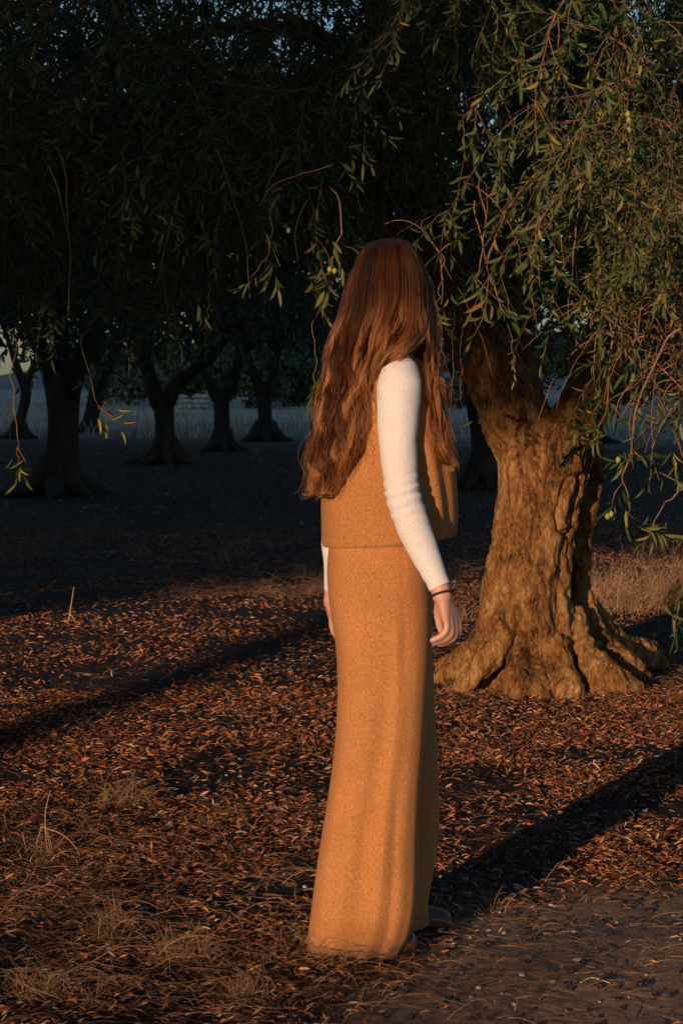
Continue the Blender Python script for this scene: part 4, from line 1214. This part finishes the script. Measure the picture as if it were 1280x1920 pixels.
# trunks that carry the belt; one leans across the gap
G = Geo()
def uvp(u, v, t): 
    x, y = ut(u, t); return np.array([x, y, v - t * TE])
for i, (u, t, rr) in enumerate([(-13, -11, .3), (-9.6, -10, .28), (-20, -11, .3), (0.6, -10, .3), (5, -12, .3)]):
    x, y = ut(u, t)
    G.tube([[x, y, -.1], [x + .2, y, 3], [x - .2, y + .2, 9], [x, y, 15]], rr, .1, 14, 12)
a = uvp(-3.3, 0.0, -9); a[2] = -0.1
G.tube([a + [.6, -.2, 0], uvp(-4.0, .5, -9), uvp(-4.42, .92, -9), uvp(-4.95, 1.52, -9), uvp(-5.7, 2.2, -9), uvp(-6.6, 3.6, -9), uvp(-7, 6, -9)], 0, None, 26, 14, True, rads=[.22, .16, .14, .14, .13, .11, .08])
tag(G.build('trunks', M['farbark']), 'trunks of the added tree belt behind the camera, one leaning across the gap', 'tree trunks', kind='stuff')

# ------------------------------------------------------------------ the person
def wool_mat(name, c, lo=0.6, hi=1.32, bs=0.5):
    m, nt, b = newmat(name)
    v = coords(nt)
    f = noise(nt, v, 330, 3, 0.85)
    f2 = noise(nt, v, 7, 3, 0.5)
    ad = N(nt, 'ShaderNodeMath', operation='MULTIPLY_ADD'); nt.links.new(f2, ad.inputs[0]); ad.inputs[1].default_value = 0.12; nt.links.new(f, ad.inputs[2])
    nt.links.new(ramp(nt, ad.outputs[0], [(0.38, [x * lo for x in c]), (0.56, c), (0.72, [min(1, x * hi) for x in c])]), b.inputs['Base Color'])
    b.inputs['Roughness'].default_value = 0.95
    b.inputs['Specular IOR Level'].default_value = 0.1
    b.inputs['Sheen Weight'].default_value = 0.25
    b.inputs['Sheen Roughness'].default_value = 0.5
    b.inputs['Sheen Tint'].default_value = (c[0], c[1], c[2], 1)
    a = bump(nt, f, bs, 0.0015, b)
    bump(nt, f2, 0.25, 0.012, b, a)
    return m
M['trouser'] = wool_mat('camel_wool', (0.42, 0.188, 0.070), 0.5, 1.5)
_m = M['trouser']; nt = _m.node_tree; b = nt.nodes['Principled BSDF']
_src = b.inputs['Base Color'].links[0].from_socket
_tc = N(nt, 'ShaderNodeTexCoord'); _sx = N(nt, 'ShaderNodeSeparateXYZ'); nt.links.new(_tc.outputs['Object'], _sx.inputs[0])
_mr = N(nt, 'ShaderNodeMapRange'); nt.links.new(_sx.outputs[2], _mr.inputs[0]); _mr.inputs[1].default_value = 0.13; _mr.inputs[2].default_value = 0.0; _mr.inputs[3].default_value = -0.42; _mr.inputs[4].default_value = 0.25
_ad = N(nt, 'ShaderNodeMath', operation='ADD'); nt.links.new(_mr.outputs[0], _ad.inputs[0]); nt.links.new(noise(nt, coords(nt), 34, 6, 0.75), _ad.inputs[1])
_fc = ramp(nt, _ad.outputs[0], [(0.42, (0, 0, 0)), (0.66, (.75, .75, .75))])
_mx = N(nt, 'ShaderNodeMix', data_type='RGBA'); nt.links.new(_fc, _mx.inputs[0]); nt.links.new(_src, _mx.inputs[6]); _mx.inputs[7].default_value = (0.16, 0.115, 0.085, 1)
nt.links.new(_mx.outputs[2], b.inputs['Base Color'])
M['vest'] = wool_mat('camel_vest_wool', (0.39, 0.175, 0.066), 0.5, 1.5)
M['sleeve'] = wool_mat('white_rib_knit', (0.72, 0.70, 0.70), 0.68, 1.12, 0.7)
M['skin'] = noise_mat('skin', [(0.3, (0.50, 0.26, 0.19)), (0.7, (0.62, 0.35, 0.26))], 18, (1, 1, 1), 0.5, 0.1, 0.001, spec=0.35)
M['skin'].node_tree.nodes['Principled BSDF'].inputs['Subsurface Weight'].default_value = 0.12
M['skin'].node_tree.nodes['Principled BSDF'].inputs['Subsurface Radius'].default_value = (0.012, 0.005, 0.003)
M['shoe'] = noise_mat('brown_leather', [(0.3, (0.045, 0.016, 0.009)), (0.7, (0.12, 0.04, 0.02))], 30, (1, 1, 1), 0.45, 0.15, 0.001, spec=0.5)
M['sole'] = noise_mat('dark_sole', [(0.3, (0.015, 0.012, 0.01)), (0.7, (0.04, 0.03, 0.025))], 30, (1, 1, 1), 0.7, 0.15, 0.001)
M['band'] = noise_mat('black_elastic', [(0.3, (0.01, 0.01, 0.01)), (0.7, (0.03, 0.028, 0.028))], 80, (1, 1, 1), 0.7, 0.2, 0.001)
M['nail'] = noise_mat('nail', [(0.3, (0.6, 0.38, 0.3)), (0.7, (0.68, 0.45, 0.36))], 40, (1, 1, 1), 0.3, 0.0, 0.001)
m, nt, b = newmat('hair_underlayer')
nt.links.new(ramp(nt, noise(nt, coords(nt, (1, 1, 0.12)), 90, 5, 0.6), [(0.35, (0.02, 0.009, 0.005)), (0.7, (0.085, 0.035, 0.016))]), b.inputs['Base Color'])
b.inputs['Roughness'].default_value = 0.6; b.inputs['Specular IOR Level'].default_value = 0.2
M['hairbase'] = m
m = bpy.data.materials.new('brown_hair'); m.use_nodes = True
nt = m.node_tree; nt.nodes.remove(nt.nodes['Principled BSDF'])
hb = N(nt, 'ShaderNodeBsdfHairPrincipled')
hb.model = 'CHIANG'
hb.parametrization = 'COLOR'
at = N(nt, 'ShaderNodeAttribute', attribute_name='tone')
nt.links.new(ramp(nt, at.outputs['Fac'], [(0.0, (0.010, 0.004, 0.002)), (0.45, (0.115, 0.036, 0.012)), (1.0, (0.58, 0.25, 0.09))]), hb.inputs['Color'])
hb.inputs['Roughness'].default_value = 0.38
hb.inputs['IOR'].default_value = 1.36
hb.inputs['Radial Roughness'].default_value = 0.5
hb.inputs['Random Roughness'].default_value = 0.3
_df = N(nt, 'ShaderNodeBsdfDiffuse'); nt.links.new(hb.inputs['Color'].links[0].from_socket, _df.inputs[0])
_ms = N(nt, 'ShaderNodeMixShader'); _ms.inputs[0].default_value = 0.45
nt.links.new(hb.outputs[0], _ms.inputs[1]); nt.links.new(_df.outputs[0], _ms.inputs[2])
nt.links.new(_ms.outputs[0], nt.nodes['Material Output'].inputs[0])
M['hair'] = m

YP = 5.13
person = empty('person', (0.08, YP, 0.0), 'person with long wavy brown hair, camel waistcoat and wide trousers, white sleeves, back half turned', 'person')

# ---- body: one continuous surface
G = Geo()
V, F = loft([(640, 706, 768, YP, .045), (655, 696, 780, YP, .06), (672, 678, 794, YP, .12), (695, 662, 802, YP, .16), (760, 655, 812, YP, .145), (850, 640, 815, YP, .135),
             (930, 640, 806, YP, .125), (1000, 634, 786, YP, .13), (1060, 628, 790, YP, .135), (1130, 640, 790, YP, .12), (1170, 655, 780, YP, .08)], 40, 36, YP, 2.2)
G.add(V, F)
def bt(pts, rads, n=16, S=14): G.tube([W(*p) for p in pts], 0, None, n, S, True, rads=rads)
bt([(738, 660, YP), (741, 630, YP), (744, 590, YP)], [.055, .052, .055])
HC = W(742, 545, YP)                                     # head centre
fa = math.radians(52)                                    # where the face points: right and away
fd = np.array([math.cos(fa), math.sin(fa), 0]); fs = np.array([-math.sin(fa), math.cos(fa), 0]); fu = np.array([0, 0, 1.0])
Rf = np.stack([fd, fs, fu], 1)
def hp(a, b_, c): return HC + fd * a + fs * b_ + fu * c
G.ball(hp(-.015, 0, .03), (.092, .074, .088), 24, 16, Rf)
G.ball(hp(.028, 0, -.035), (.058, .056, .078), 20, 14, Rf)
G.ball(hp(.045, 0, -.092), (.030, .028, .022), 12, 10, Rf)
G.tube([hp(.082, 0, .018), hp(.096, 0, -.008), hp(.104, 0, -.026)], .009, .013, 8, 10)
G.ball(hp(.092, .010, -.030), (.010, .008, .007), 8, 8, Rf); G.ball(hp(.092, -.010, -.030), (.010, .008, .007), 8, 8, Rf)
G.ball(hp(.079, 0, -.052), (.010, .024, .006), 10, 8, Rf); G.ball(hp(.078, 0, -.062), (.011, .020, .007), 10, 8, Rf)
for sg in (1, -1):
    G.ball(hp(.073, sg * .032, .014), (.012, .015, .010), 10, 8, Rf)
    G.ball(hp(.078, sg * .030, .032), (.010, .022, .006), 10, 8, Rf)
    G.ball(hp(-.005, sg * .074, -.005), (.017, .008, .030), 10, 10, Rf)
    G.ball(hp(.055, sg * .040, -.025), (.025, .020, .022), 10, 8, Rf)
# right arm (near), left arm (far)
bt([(748, 700, 4.98), (748, 780, 4.95), (750, 870, 4.93), (762, 945, 4.92), (786, 1010, 4.91), (812, 1072, 4.90), (826, 1108, 4.89), (829, 1125, 4.885)], [.048, .045, .038, .036, .034, .026, .0225, .0225], 30, 16)
bt([(735, 710, 5.27), (700, 780, 5.33), (655, 900, 5.35), (633, 1000, 5.35), (631, 1070, 5.35), (625, 1118, 5.35), (622, 1135, 5.35)], [.045, .042, .036, .034, .03, .024, .023], 30, 16)
# legs
bt([(700, 1140, 5.06), (702, 1300, 5.06), (700, 1440, 5.06), (694, 1600, 5.07), (692, 1740, 5.07), (694, 1785, 5.07)], [.078, .068, .052, .048, .034, .034], 30, 16)
bt([(740, 1140, 5.22), (748, 1300, 5.22), (752, 1440, 5.23), (752, 1600, 5.25), (750, 1720, 5.27), (752, 1745, 5.27)], [.078, .068, .052, .046, .034, .034], 30, 16)
# hands: palm and five fingers each
def hand(Yb, wrist, knuckles, fingers, thumb, palm_r):
    for k in knuckles:
        G.tube([W(*wrist), W((wrist[0] + k[0]) / 2, (wrist[1] + k[1]) / 2, (wrist[2] + k[2]) / 2), W(*k)], 0, None, 8, 10, True, rads=[.017, palm_r, .0105])
    for f, rr in fingers:
        G.tube([W(*p) for p in f], 0, None, 18, 12, True, rads=[rr * 1.05, rr, rr * .98, rr * .9, rr * .8])
        G.ball(W(*f[-1]), (rr * .82,) * 3, 10, 8)
    G.tube([W(*p) for p in thumb], 0, None, 14, 12, True, rads=[.015, .012, .0095, .0085])
    G.ball(W(*thumb[-1]), (.0085,) * 3, 10, 8)
hand(4.885, (828, 1120, 4.885), [(834, 1158, 4.868), (842, 1160, 4.882), (849, 1158, 4.897), (855, 1154, 4.911)],
     [([(834, 1156, 4.868), (837, 1178, 4.866), (830, 1190, 4.866), (818, 1197, 4.866), (808, 1201, 4.866)], .0080),
      ([(842, 1158, 4.882), (846, 1182, 4.881), (840, 1195, 4.881), (827, 1202, 4.881), (813, 1206, 4.881)], .0086),
      ([(849, 1156, 4.897), (853, 1182, 4.897), (849, 1197, 4.897), (838, 1204, 4.897), (823, 1209, 4.897)], .0086),
      ([(855, 1152, 4.911), (860, 1176, 4.911), (858, 1190, 4.911), (849, 1199, 4.911), (838, 1204, 4.911)], .0082)],
     [(826, 1128, 4.90), (822, 1150, 4.92), (823, 1168, 4.925), (826, 1182, 4.925)], .014)
hand(5.35, (620, 1130, 5.35), [(622, 1158, 5.33), (625, 1160, 5.345), (628, 1160, 5.36), (632, 1157, 5.375)],
     [([(622, 1156, 5.33), (622, 1172, 5.33), (624, 1182, 5.33), (628, 1188, 5.33), (634, 1190, 5.33)], .0080),
      ([(625, 1158, 5.345), (625, 1178, 5.345), (628, 1190, 5.345), (634, 1196, 5.345), (640, 1198, 5.345)], .0085),
      ([(628, 1158, 5.36), (630, 1178, 5.36), (634, 1190, 5.36), (640, 1196, 5.36), (646, 1198, 5.36)], .0085),
      ([(632, 1156, 5.375), (634, 1176, 5.375), (638, 1186, 5.375), (644, 1192, 5.375), (650, 1194, 5.375)], .0082)],
     [(622, 1136, 5.33), (626, 1152, 5.315), (630, 1166, 5.31), (633, 1178, 5.31)], .014)
body = G.build('body', M['skin'], person)
remesh(body, 0.0052, 1)

# ---- white knit top: sleeves with elbow creases
def limb_mesh(name, pts, rads, n, S, crease=None, mat=None, parent=None, squash=None):
    P = smooth_path([W(*p) for p in pts], n)
    rr = np.interp(np.linspace(0, 1, n), np.linspace(0, 1, len(rads)), rads)
    V, F = tubes(P[None], rr[None], S, True)
    if crease is not None:
        C = np.repeat(P, S, 0)
        d = V - C
        px = 640 + V[:, 0] / V[:, 1] * FPX; py = HOR + (EYE - V[:, 2]) / V[:, 1] * FPX
        V = C + d * (1 + crease(px, py, V))[:, None]
    return mk(name, V, F, mat, parent)
def elbow(px, py, V):
    s = py + 0.26 * (px - 750)                      # creases slope down to the left
    k = 0
    for c, a, w in ((914, -.055, 2.6), (920, .03, 3), (932, -.06, 2.6), (940, .03, 3), (955, -.05, 2.6), (962, .02, 3), (893, -.03, 3.5), (975, -.025, 4)):
        k = k + a * np.exp(-((s - c + 3 * np.sin(px * .09)) / w) ** 2)
    s2 = py - 0.35 * (px - 750)
    for c, a, w in ((712, -.025, 4), (725, -.02, 4), (1060, -.02, 5), (1078, -.025, 4), (1095, .03, 5)):
        k = k + a * np.exp(-((s2 - c) / w) ** 2)
    return k * 1.7 + 0.045 * fbm(V * [20, 20, 30], 3, 15)
ARM = [(752, 668, 5.02), (748, 690, 5.0), (748, 725, 4.965), (746, 780, 4.95), (746, 830, 4.94), (749, 880, 4.925), (755, 925, 4.92), (770, 975, 4.915), (788, 1020, 4.91), (806, 1060, 4.90), (818, 1087, 4.893), (824, 1100, 4.89)]
top = limb_mesh('knit_top', ARM, [.020, .045, .0525, .0480, .0445, .0410, .0410, .0400, .0360, .0305, .0265, .0255], 110, 40, elbow, M['sleeve'], person)
o2 = limb_mesh('sleeve', [(735, 690, 5.27), (700, 780, 5.33), (655, 900, 5.35), (634, 1000, 5.35), (633, 1060, 5.35), (629, 1108, 5.35)],
               [.052, .050, .045, .041, .036, .029], 60, 28, lambda px, py, V: 0.03 * fbm(V * 22, 2, 16), M['sleeve'], person)
# cuff ridge ribs on the near sleeve
o2['label'] = 'far sleeve, only a sliver seen behind the back'
col_ = loft([(628, 712, 768, YP, .054), (645, 706, 775, YP, .062), (665, 694, 784, YP, .085)], 12, 40, YP, 2.1)
mk('collar', col_[0], col_[1], M['sleeve'], person)

# ---- waistcoat
def vest_mod(X, Y, Z, py, th, cx, yc):
    u = (X - cx[:, None]) 
    low = sstep(940, 1013, py)[:, None]
    Z = Z + low * 0.085 * (u - 0.02)                # hem rises toward the front
    h = py[:, None] / 100
    dx, dy = X - cx[:, None], Y - yc[:, None]
    f = fbm(np.stack([X.ravel() * 6, Y.ravel() * 6, Z.ravel() * 3], -1), 2, 95).reshape(X.shape) * 0.05
    fold = 0.05 * np.exp(-((th[None] - 5.35 - 0.12 * (h - 9)) / .10) ** 2) - 0.035 * np.exp(-((th[None] - 5.62 - 0.1 * (h - 9)) / .10) ** 2)
    fold = fold * sstep(800, 860, py)[:, None]
    k = 1 + f + fold - 0.012 * np.exp(-((py[:, None] - 996) / 2.0) ** 2)
    return cx[:, None] + dx * k, yc[:, None] + dy * k, Z
V, F = loft([(658, 705, 775, YP, .07), (664, 692, 786, YP, .10), (676, 672, 796, YP, .135), (700, 652, 806, YP, .158), (730, 638, 818, YP, .166), (770, 628, 832, YP, .17),
             (820, 618, 842, YP, .17), (870, 608, 850, YP, .168), (930, 603, 855, YP, .166), (975, 603, 855, YP, .165), (996, 603, 854, YP, .164), (1008, 604, 852, YP, .163),
             (1013, 608, 848, YP, .160), (1015, 622, 835, YP, .148)], 110, 96, YP, 2.35, vest_mod)
vest = mk('waistcoat', V, F, M['vest'], person)

# ---- wide trousers: near leg carries the hips
def tr_mod(X, Y, Z, py, th, cx, yc):
    t = np.clip((py - 1000) / 790, 0, 1)[:, None]
    dx, dy = X - cx[:, None], Y - yc[:, None]
    ph = th[None]
    # th = 3pi/2 faces the camera
    f = 0.012 * t ** 1.4 * np.sin(7 * ph + 0.8 + .8 * t) + 0.025 * t ** 2 * np.sin(13 * ph + 2)
    f = f - 0.085 * sstep(.25, .45, t) * (1 - .5 * sstep(.75, 1, t)) * np.exp(-((ph - 4.72 - .06 * np.sin(6 * t)) / .09) ** 2)
    f = f + 0.05 * sstep(.25, .45, t) * np.exp(-((ph - 4.95) / .16) ** 2)
    f = f - 0.04 * sstep(.5, .7, t) * np.exp(-((ph - 4.98 - .1 * t) / .07) ** 2)
    f = f + 0.05 * np.exp(-((ph - 4.86 + .03 * t) / .05) ** 2) * sstep(.1, .3, t) - 0.045 * (1 - sstep(.22, .34, t)) * np.exp(-((ph - 5.02) / .022) ** 2)     # side seam
    f = f + 0.03 * fbm(np.stack([X.ravel() * 5, Y.ravel() * 5, Z.ravel() * 1.6], -1), 2, 97).reshape(X.shape)
    return cx[:, None] + dx, yc[:, None] + dy * (1 + f) + 0 * X, Z
V, F = loft([(990, 622, 800, YP, .135), (1012, 618, 801, YP, .14), (1060, 613, 806, YP, .148), (1100, 614, 808, 5.12, .15), (1150, 620, 809, 5.11, .145), (1200, 628, 808, 5.10, .135),
             (1260, 632, 804, 5.09, .125), (1320, 632, 799, 5.08, .115), (1400, 627, 794, 5.07, .108), (1480, 617, 788, 5.065, .104), (1560, 604, 784, 5.06, .104),
             (1640, 592, 783, 5.06, .105), (1700, 584, 779, 5.05, .105), (1745, 578, 769, 5.05, .088), (1772, 574, 756, 5.05, .078), (1788, 572, 746, 5.05, .072)], 120, 112, YP, 2.9, tr_mod)
trz = mk('trousers', V, F, M['trouser'], person)
def fr_mod(X, Y, Z, py, th, cx, yc):
    t = np.clip((py - 1100) / 630, 0, 1)[:, None]
    f = 0.04 * t * np.sin(5 * th[None] + 2) + 0.03 * fbm(np.stack([X.ravel() * 6, Y.ravel() * 6, Z.ravel() * 2], -1), 2, 98).reshape(X.shape)
    return cx[:, None] + (X - cx[:, None]) * (1 + .4 * f), yc[:, None] + (Y - yc[:, None]) * (1 + f), Z
V, F = loft([(1120, 690, 796, 5.20, .09), (1180, 690, 806, 5.21, .10), (1250, 692, 811, 5.22, .10), (1350, 695, 816, 5.23, .10), (1450, 697, 821, 5.24, .10), (1540, 698, 822, 5.25, .10),
             (1600, 698, 817, 5.25, .10), (1650, 698, 808, 5.25, .10), (1690, 700, 801, 5.25, .10), (1715, 700, 803, 5.25, .10), (1728, 700, 804, 5.25, .095)], 70, 64, YP, 2.2, fr_mod)
fl = mk('trouser_leg', V, F, M['trouser'], person)
fl['label'] = 'far trouser leg in the shade of the near one'

# ---- shoes
def shoe(toe, ang, name_label, L=0.238):
    toe = np.array(toe); d = np.array([math.cos(ang), math.sin(ang), 0]); s = np.array([-d[1], d[0], 0])
    n, S = 26, 24
    t = np.linspace(0, 1, n)
    w = np.interp(t, [0, .04, .12, .25, .45, .65, .8, .92, .98, 1], [.006, .021, .031, .034, .031, .038, .043, .036, .020, .004])
    h = np.interp(t, [0, .04, .12, .3, .45, .6, .8, .92, .98, 1], [.02, .055, .065, .068, .066, .058, .044, .036, .026, .014])
    th = np.arange(S) / S * 6.2832
    c, sn = np.cos(th), np.sin(th)
    def shell(w, h, zlo, zs):
        cc = np.sign(c) * np.abs(c) ** .8; ss = np.clip(np.sign(sn) * np.abs(sn) ** .75, -0.15, 1)
        P = (toe - d * L)[None, None] + d[None, None] * (t * L)[:, None, None] + s[None, None] * (w[:, None] * cc[None])[..., None] + np.array([0, 0, 1.0]) * (zlo + zs * h[:, None] * (ss[None] + .15) / 1.15)[..., None]
        id = np.arange(n * S).reshape(n, S); nx = np.roll(id, -1, 1)
        return P.reshape(-1, 3), [np.stack([id[:-1], nx[:-1], nx[1:], id[1:]], -1).reshape(-1, 4), id[0:1], id[-1:, ::-1]]
    V, F = shell(w, h, 0.018, 1.0)
    up = mk('shoe', V, F, M['shoe'], person); up['label'] = name_label
    V, F = shell(w * 1.08 + .002, h * 0 + .02, 0.0, 1.0)
    so = mk('sole', V, F, M['sole'], None); so.parent = up; so.matrix_parent_inverse = up.matrix_world.inverted()
    so.matrix_parent_inverse = Matrix.Identity(4)
    return up
shoe((W(783, 1781, 5.075)[0], 5.075, 0.006), math.radians(14), 'near brown shoe, its rounded toe under the trouser hem')
shoe((W(845, 1745, 5.29)[0], 5.29, 0.006), math.radians(20), 'far brown shoe, mostly in shade')

# ---- hair tie on the wrist
cw = W(828.5, 1115, 4.886); axd = nrm(W(830, 1135, 4.884) - W(822, 1092, 4.892))
aa = nrm(np.cross(axd, [0, 1, 0])); ab = np.cross(axd, aa)
th = np.linspace(0, 2 * math.pi, 33)
ring = cw + .0250 * (np.cos(th)[:, None] * aa + np.sin(th)[:, None] * ab) + axd * (-.0035 * np.sin(th + .6))[:, None] + np.array([0, 0, 0.002])
V, F = tubes(ring[None], np.full((1, 33), .0027), 8)
o = mk('hair_tie', V, F, M['band'], person)

# ---- hair: under layer plus strands
HT = np.array([(446, 722, 752, 5.13, .018), (452, 702, 766, 5.13, .052), (462, 687, 780, 5.13, .078), (480, 673, 791, 5.13, .096), (510, 657, 800, 5.13, .106), (550, 645, 810, 5.12, .112),
               (600, 628, 816, 5.11, .118), (640, 617, 818, 5.095, .120), (668, 608, 818, 5.08, .120)], float)
BT = np.array([(640, 617, 800, 5.09, .117), (668, 608, 762, 5.075, .116), (700, 603, 722, 5.06, .11), (740, 597, 708, 5.05, .104), (800, 588, 706, 5.04, .095), (850, 581, 700, 5.04, .085), (880, 578, 672, 5.045, .08), (930, 579, 640, 5.05, .06)], float)
def sect(T, py, px):
    l = np.interp(py, T[:, 0], T[:, 1]); r_ = np.interp(py, T[:, 0], T[:, 2]); yc = np.interp(py, T[:, 0], T[:, 3]); b_ = np.interp(py, T[:, 0], T[:, 4])
    q = (px - (l + r_) / 2) / ((r_ - l) / 2 + 1e-6)
    return yc, b_ * np.sqrt(np.clip(1 - q * q, 0, 1))
GH = Geo()
def inset(rows, k, kb):
    out = []
    for p, l, r_, y, b_ in rows:
        c = (l + r_) / 2; out.append((p, c - (c - l) * k, c + (r_ - c) * k, y, b_ * kb))
    return out
V, F = loft(inset([(449, 727, 748, 5.13, .012)] + [tuple(x) for x in HT[1:]], .86, .80), 40, 48, YP, 2.0); GH.add(V, F)
V, F = loft(inset([tuple(x) for x in BT], .76, .66), 40, 48, YP, 2.0); GH.add(V, F)
V, F = loft([(640, 780, 814, 5.09, .05), (690, 795, 814, 5.06, .04), (740, 803, 820, 5.035, .022), (770, 808, 818, 5.02, .008)], 30, 24, YP, 2.0); GH.add(V, F)
hb_o = GH.build('hair', M['hairbase'], person)
remesh(hb_o, 0.006, 4, lambda co, no: co + no * (0.006 * fbm(co * [60, 60, 7], 2, 201))[:, None])

GD = [
 [(712, 449), (682, 464), (661, 502), (646, 545), (632, 590), (618, 635), (608, 670), (600, 725), (592, 781), (584, 824), (580, 880), (582, 925)],
 [(719, 448), (696, 470), (684, 520), (674, 570), (660, 620), (646, 680), (634, 740), (624, 800), (612, 850), (606, 900), (606, 930)],
 [(727, 447), (716, 470), (711, 530), (704, 590), (688, 640), (670, 690), (658, 750), (648, 800), (642, 850), (632, 895), (622, 925)],
 [(736, 447), (738, 470), (740, 530), (735, 590), (718, 640), (698, 685), (683, 740), (676, 790), (670, 832), (660, 862), (650, 884)],
 [(745, 447), (758, 470), (768, 530), (766, 590), (748, 632), (722, 664), (703, 700), (695, 740), (692, 790), (692, 830), (684, 866)],
 [(752, 448), (776, 474), (793, 530), (797, 590), (788, 630), (756, 656), (722, 680), (706, 720), (704, 755), (704, 790), (702, 822)],
 [(754, 449), (780, 478), (796, 530), (800, 590), (799, 640), (798, 690), (801, 740), (808, 800), (816, 840), (830, 868)],
 [(753, 449), (784, 480), (804, 535), (811, 600), (811, 650), (814, 700), (821, 750), (827, 800), (834, 850), (850, 882)],
 [(751, 449), (784, 480), (806, 545), (815, 610), (816, 650), (820, 700), (827, 750), (832, 790), (835, 826), (840, 850)]]
NP = 34
GP = []
for gd in GD:
    p = smooth_path([(a, b, 0) for a, b in gd], 200)
    s = np.concatenate([[0], np.cumsum(np.hypot(*np.diff(p[:, :2], axis=0).T))]); s /= s[-1]
    GP.append(np.stack([np.interp(np.linspace(0, 1, NP), s, p[:, 0]), np.interp(np.linspace(0, 1, NP), s, p[:, 1])], -1))
GP = np.array(GP)
def hair_strands(n, seed):
    r = np.random.default_rng(seed)
    nc = 150
    g1 = r.uniform(0, 5.25, int(nc * .90)); g2 = r.uniform(6.0, 8.0, nc - len(g1))
    cs = np.concatenate([g1, g2]); cl = r.uniform(0.72, 1.10, nc); clen = r.normal(-.035, .075, nc); cph = r.uniform(0, 6.28, nc); cfr = r.uniform(2.2, 4.6, nc); cam_ = r.uniform(.4, 1.3, nc); cto = r.uniform(.0, 1.0, nc)
    cph2 = r.uniform(0, 6.28, nc)
    far = r.uniform(size=nc) < .2
    i = r.integers(0, nc, n)
    t = np.linspace(0, 1, NP)[None]
    # strands start spread over the scalp and gather into their lock
    spread = r.normal(0, .20, n)[:, None]; tipfly = r.normal(0, 1, n)[:, None]
    gather = 1 - .72 * sstep(.05, .55, t) + .2 * sstep(.88, 1, t)
    s = cs[i][:, None] + spread * gather
    lo = np.where(cs[i] > 5.6, 6.0, 0.0)[:, None]; hi = np.where(cs[i] > 5.6, 8.0, 5.3)[:, None]
    s = np.clip(s, lo, hi)
    # low guides near the crown share the scalp evenly
    k = np.minimum(np.floor(s).astype(int), 7); f = s - k
    ln = np.clip(1 + clen[i] + r.normal(0, .03, n), .75, 1.06)[:, None]
    tt = np.clip(t * ln, 0, 1) * (NP - 1)
    j = np.minimum(tt.astype(int), NP - 2); ft = (tt - j)[..., None]
    A0 = GP[k, j] * (1 - ft) + GP[k, j + 1] * ft; A1 = GP[k + 1, j] * (1 - ft) + GP[k + 1, j + 1] * ft
    P2 = A0 * (1 - f[..., None]) + A1 * f[..., None]
    px, py = P2[..., 0], P2[..., 1]
    over = np.clip(t * ln - .98, 0, 1)
    wav = sstep(.15, .85, t)
    amp = cam_[i][:, None] * (1.5 + 11 * wav) * np.where(cs[i] > 5.6, .45, np.where(cs[i] < 1.2, .6, 1))[:, None]
    px = px + amp * np.sin(6.283 * cfr[i][:, None] * t ** 1.3 + cph[i][:, None] + spread * .8) * sstep(.08, .3, t)
    px = px + tipfly * (0.6 + 4.5 * sstep(.75, 1, t)) * sstep(.1, .4, t)
    py = py + 3.5 * wav * np.cos(6.283 * cfr[i][:, None] * 1.7 * t + cph2[i][:, None])
    front = (cs[i] > 5.6)[:, None]
    yh, bh = sect(HT, np.minimum(py, 668), px)
    yb, bb_ = sect(BT, np.maximum(py, 640), px)
    w_ = sstep(640, 700, py)
    yf = np.interp(py, [640, 690, 740, 800, 860, 900], [5.06, 5.03, 5.01, 5.0, 4.985, 4.98]); bf = np.interp(py, [640, 690, 740, 800, 860], [.05, .045, .03, .022, .012])
    lay = (cl[i] + r.normal(0, .04, n))[:, None]
    sg = np.where(far[i] , -1, 1)[:, None]
    Yh = yh - sg * bh * lay
    Yb = yb - sg * bb_ * lay
    Yf = yf - sg * bf * lay
    Y = Yh * (1 - w_) + np.where(front, Yf, Yb) * w_
    Y = Y + .015 * wav * np.sin(6.283 * cfr[i][:, None] * 1.3 * t + cph2[i][:, None])
    # hair lying over the near shoulder
    sh = np.exp(-((px - 750) / 34) ** 2) * sstep(600, 668, py) * (1 - sstep(700, 745, py))
    Y = Y - sh * np.maximum(Y - 4.94, 0) * .9
    X = (px - 640) / FPX * Y; Z = EYE - (py - HOR) / FPX * Y
    P = np.stack([X, Y, Z], -1)
    # stray hairs
    st = (r.uniform(size=n) < .06)[:, None, None]
    dv = r.normal(0, 1, (n, 1, 3)) * np.array([.02, .02, .01])
    P = P + st * dv * (t[..., None] ** 1.5)
    tone = np.clip(cto[i] + r.normal(0, .16, n), 0, 1)[:, None] * np.ones((1, NP)) * (.34 + .76 * sstep(.08, .6, t))  # darker toward the crown: shade from the low sun put into the tone
    return P, np.clip(tone, 0, 1), r
P, tone, r = hair_strands(11000, 4242)
n = len(P)
hc = bpy.data.hair_curves.new('strands')
hc.add_curves([NP] * n)
hc.position_data.foreach_set('vector', P.astype(np.float32).ravel())
rad = np.linspace(1, .35, NP)[None] * r.uniform(.00035, .00085, n)[:, None]
ra = hc.attributes.get('radius') or hc.attributes.new('radius', 'FLOAT', 'POINT')
ra.data.foreach_set('value', rad.astype(np.float32).ravel())
ta = hc.attributes.new('tone', 'FLOAT', 'POINT')
ta.data.foreach_set('value', tone.astype(np.float32).ravel())
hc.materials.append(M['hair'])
ho = bpy.data.objects.new('strands', hc)
COL.objects.link(ho)
ho.parent = hb_o
bpy.context.view_layer.update()
ho.matrix_parent_inverse = hb_o.matrix_world.inverted()
ho['kind'] = 'stuff'
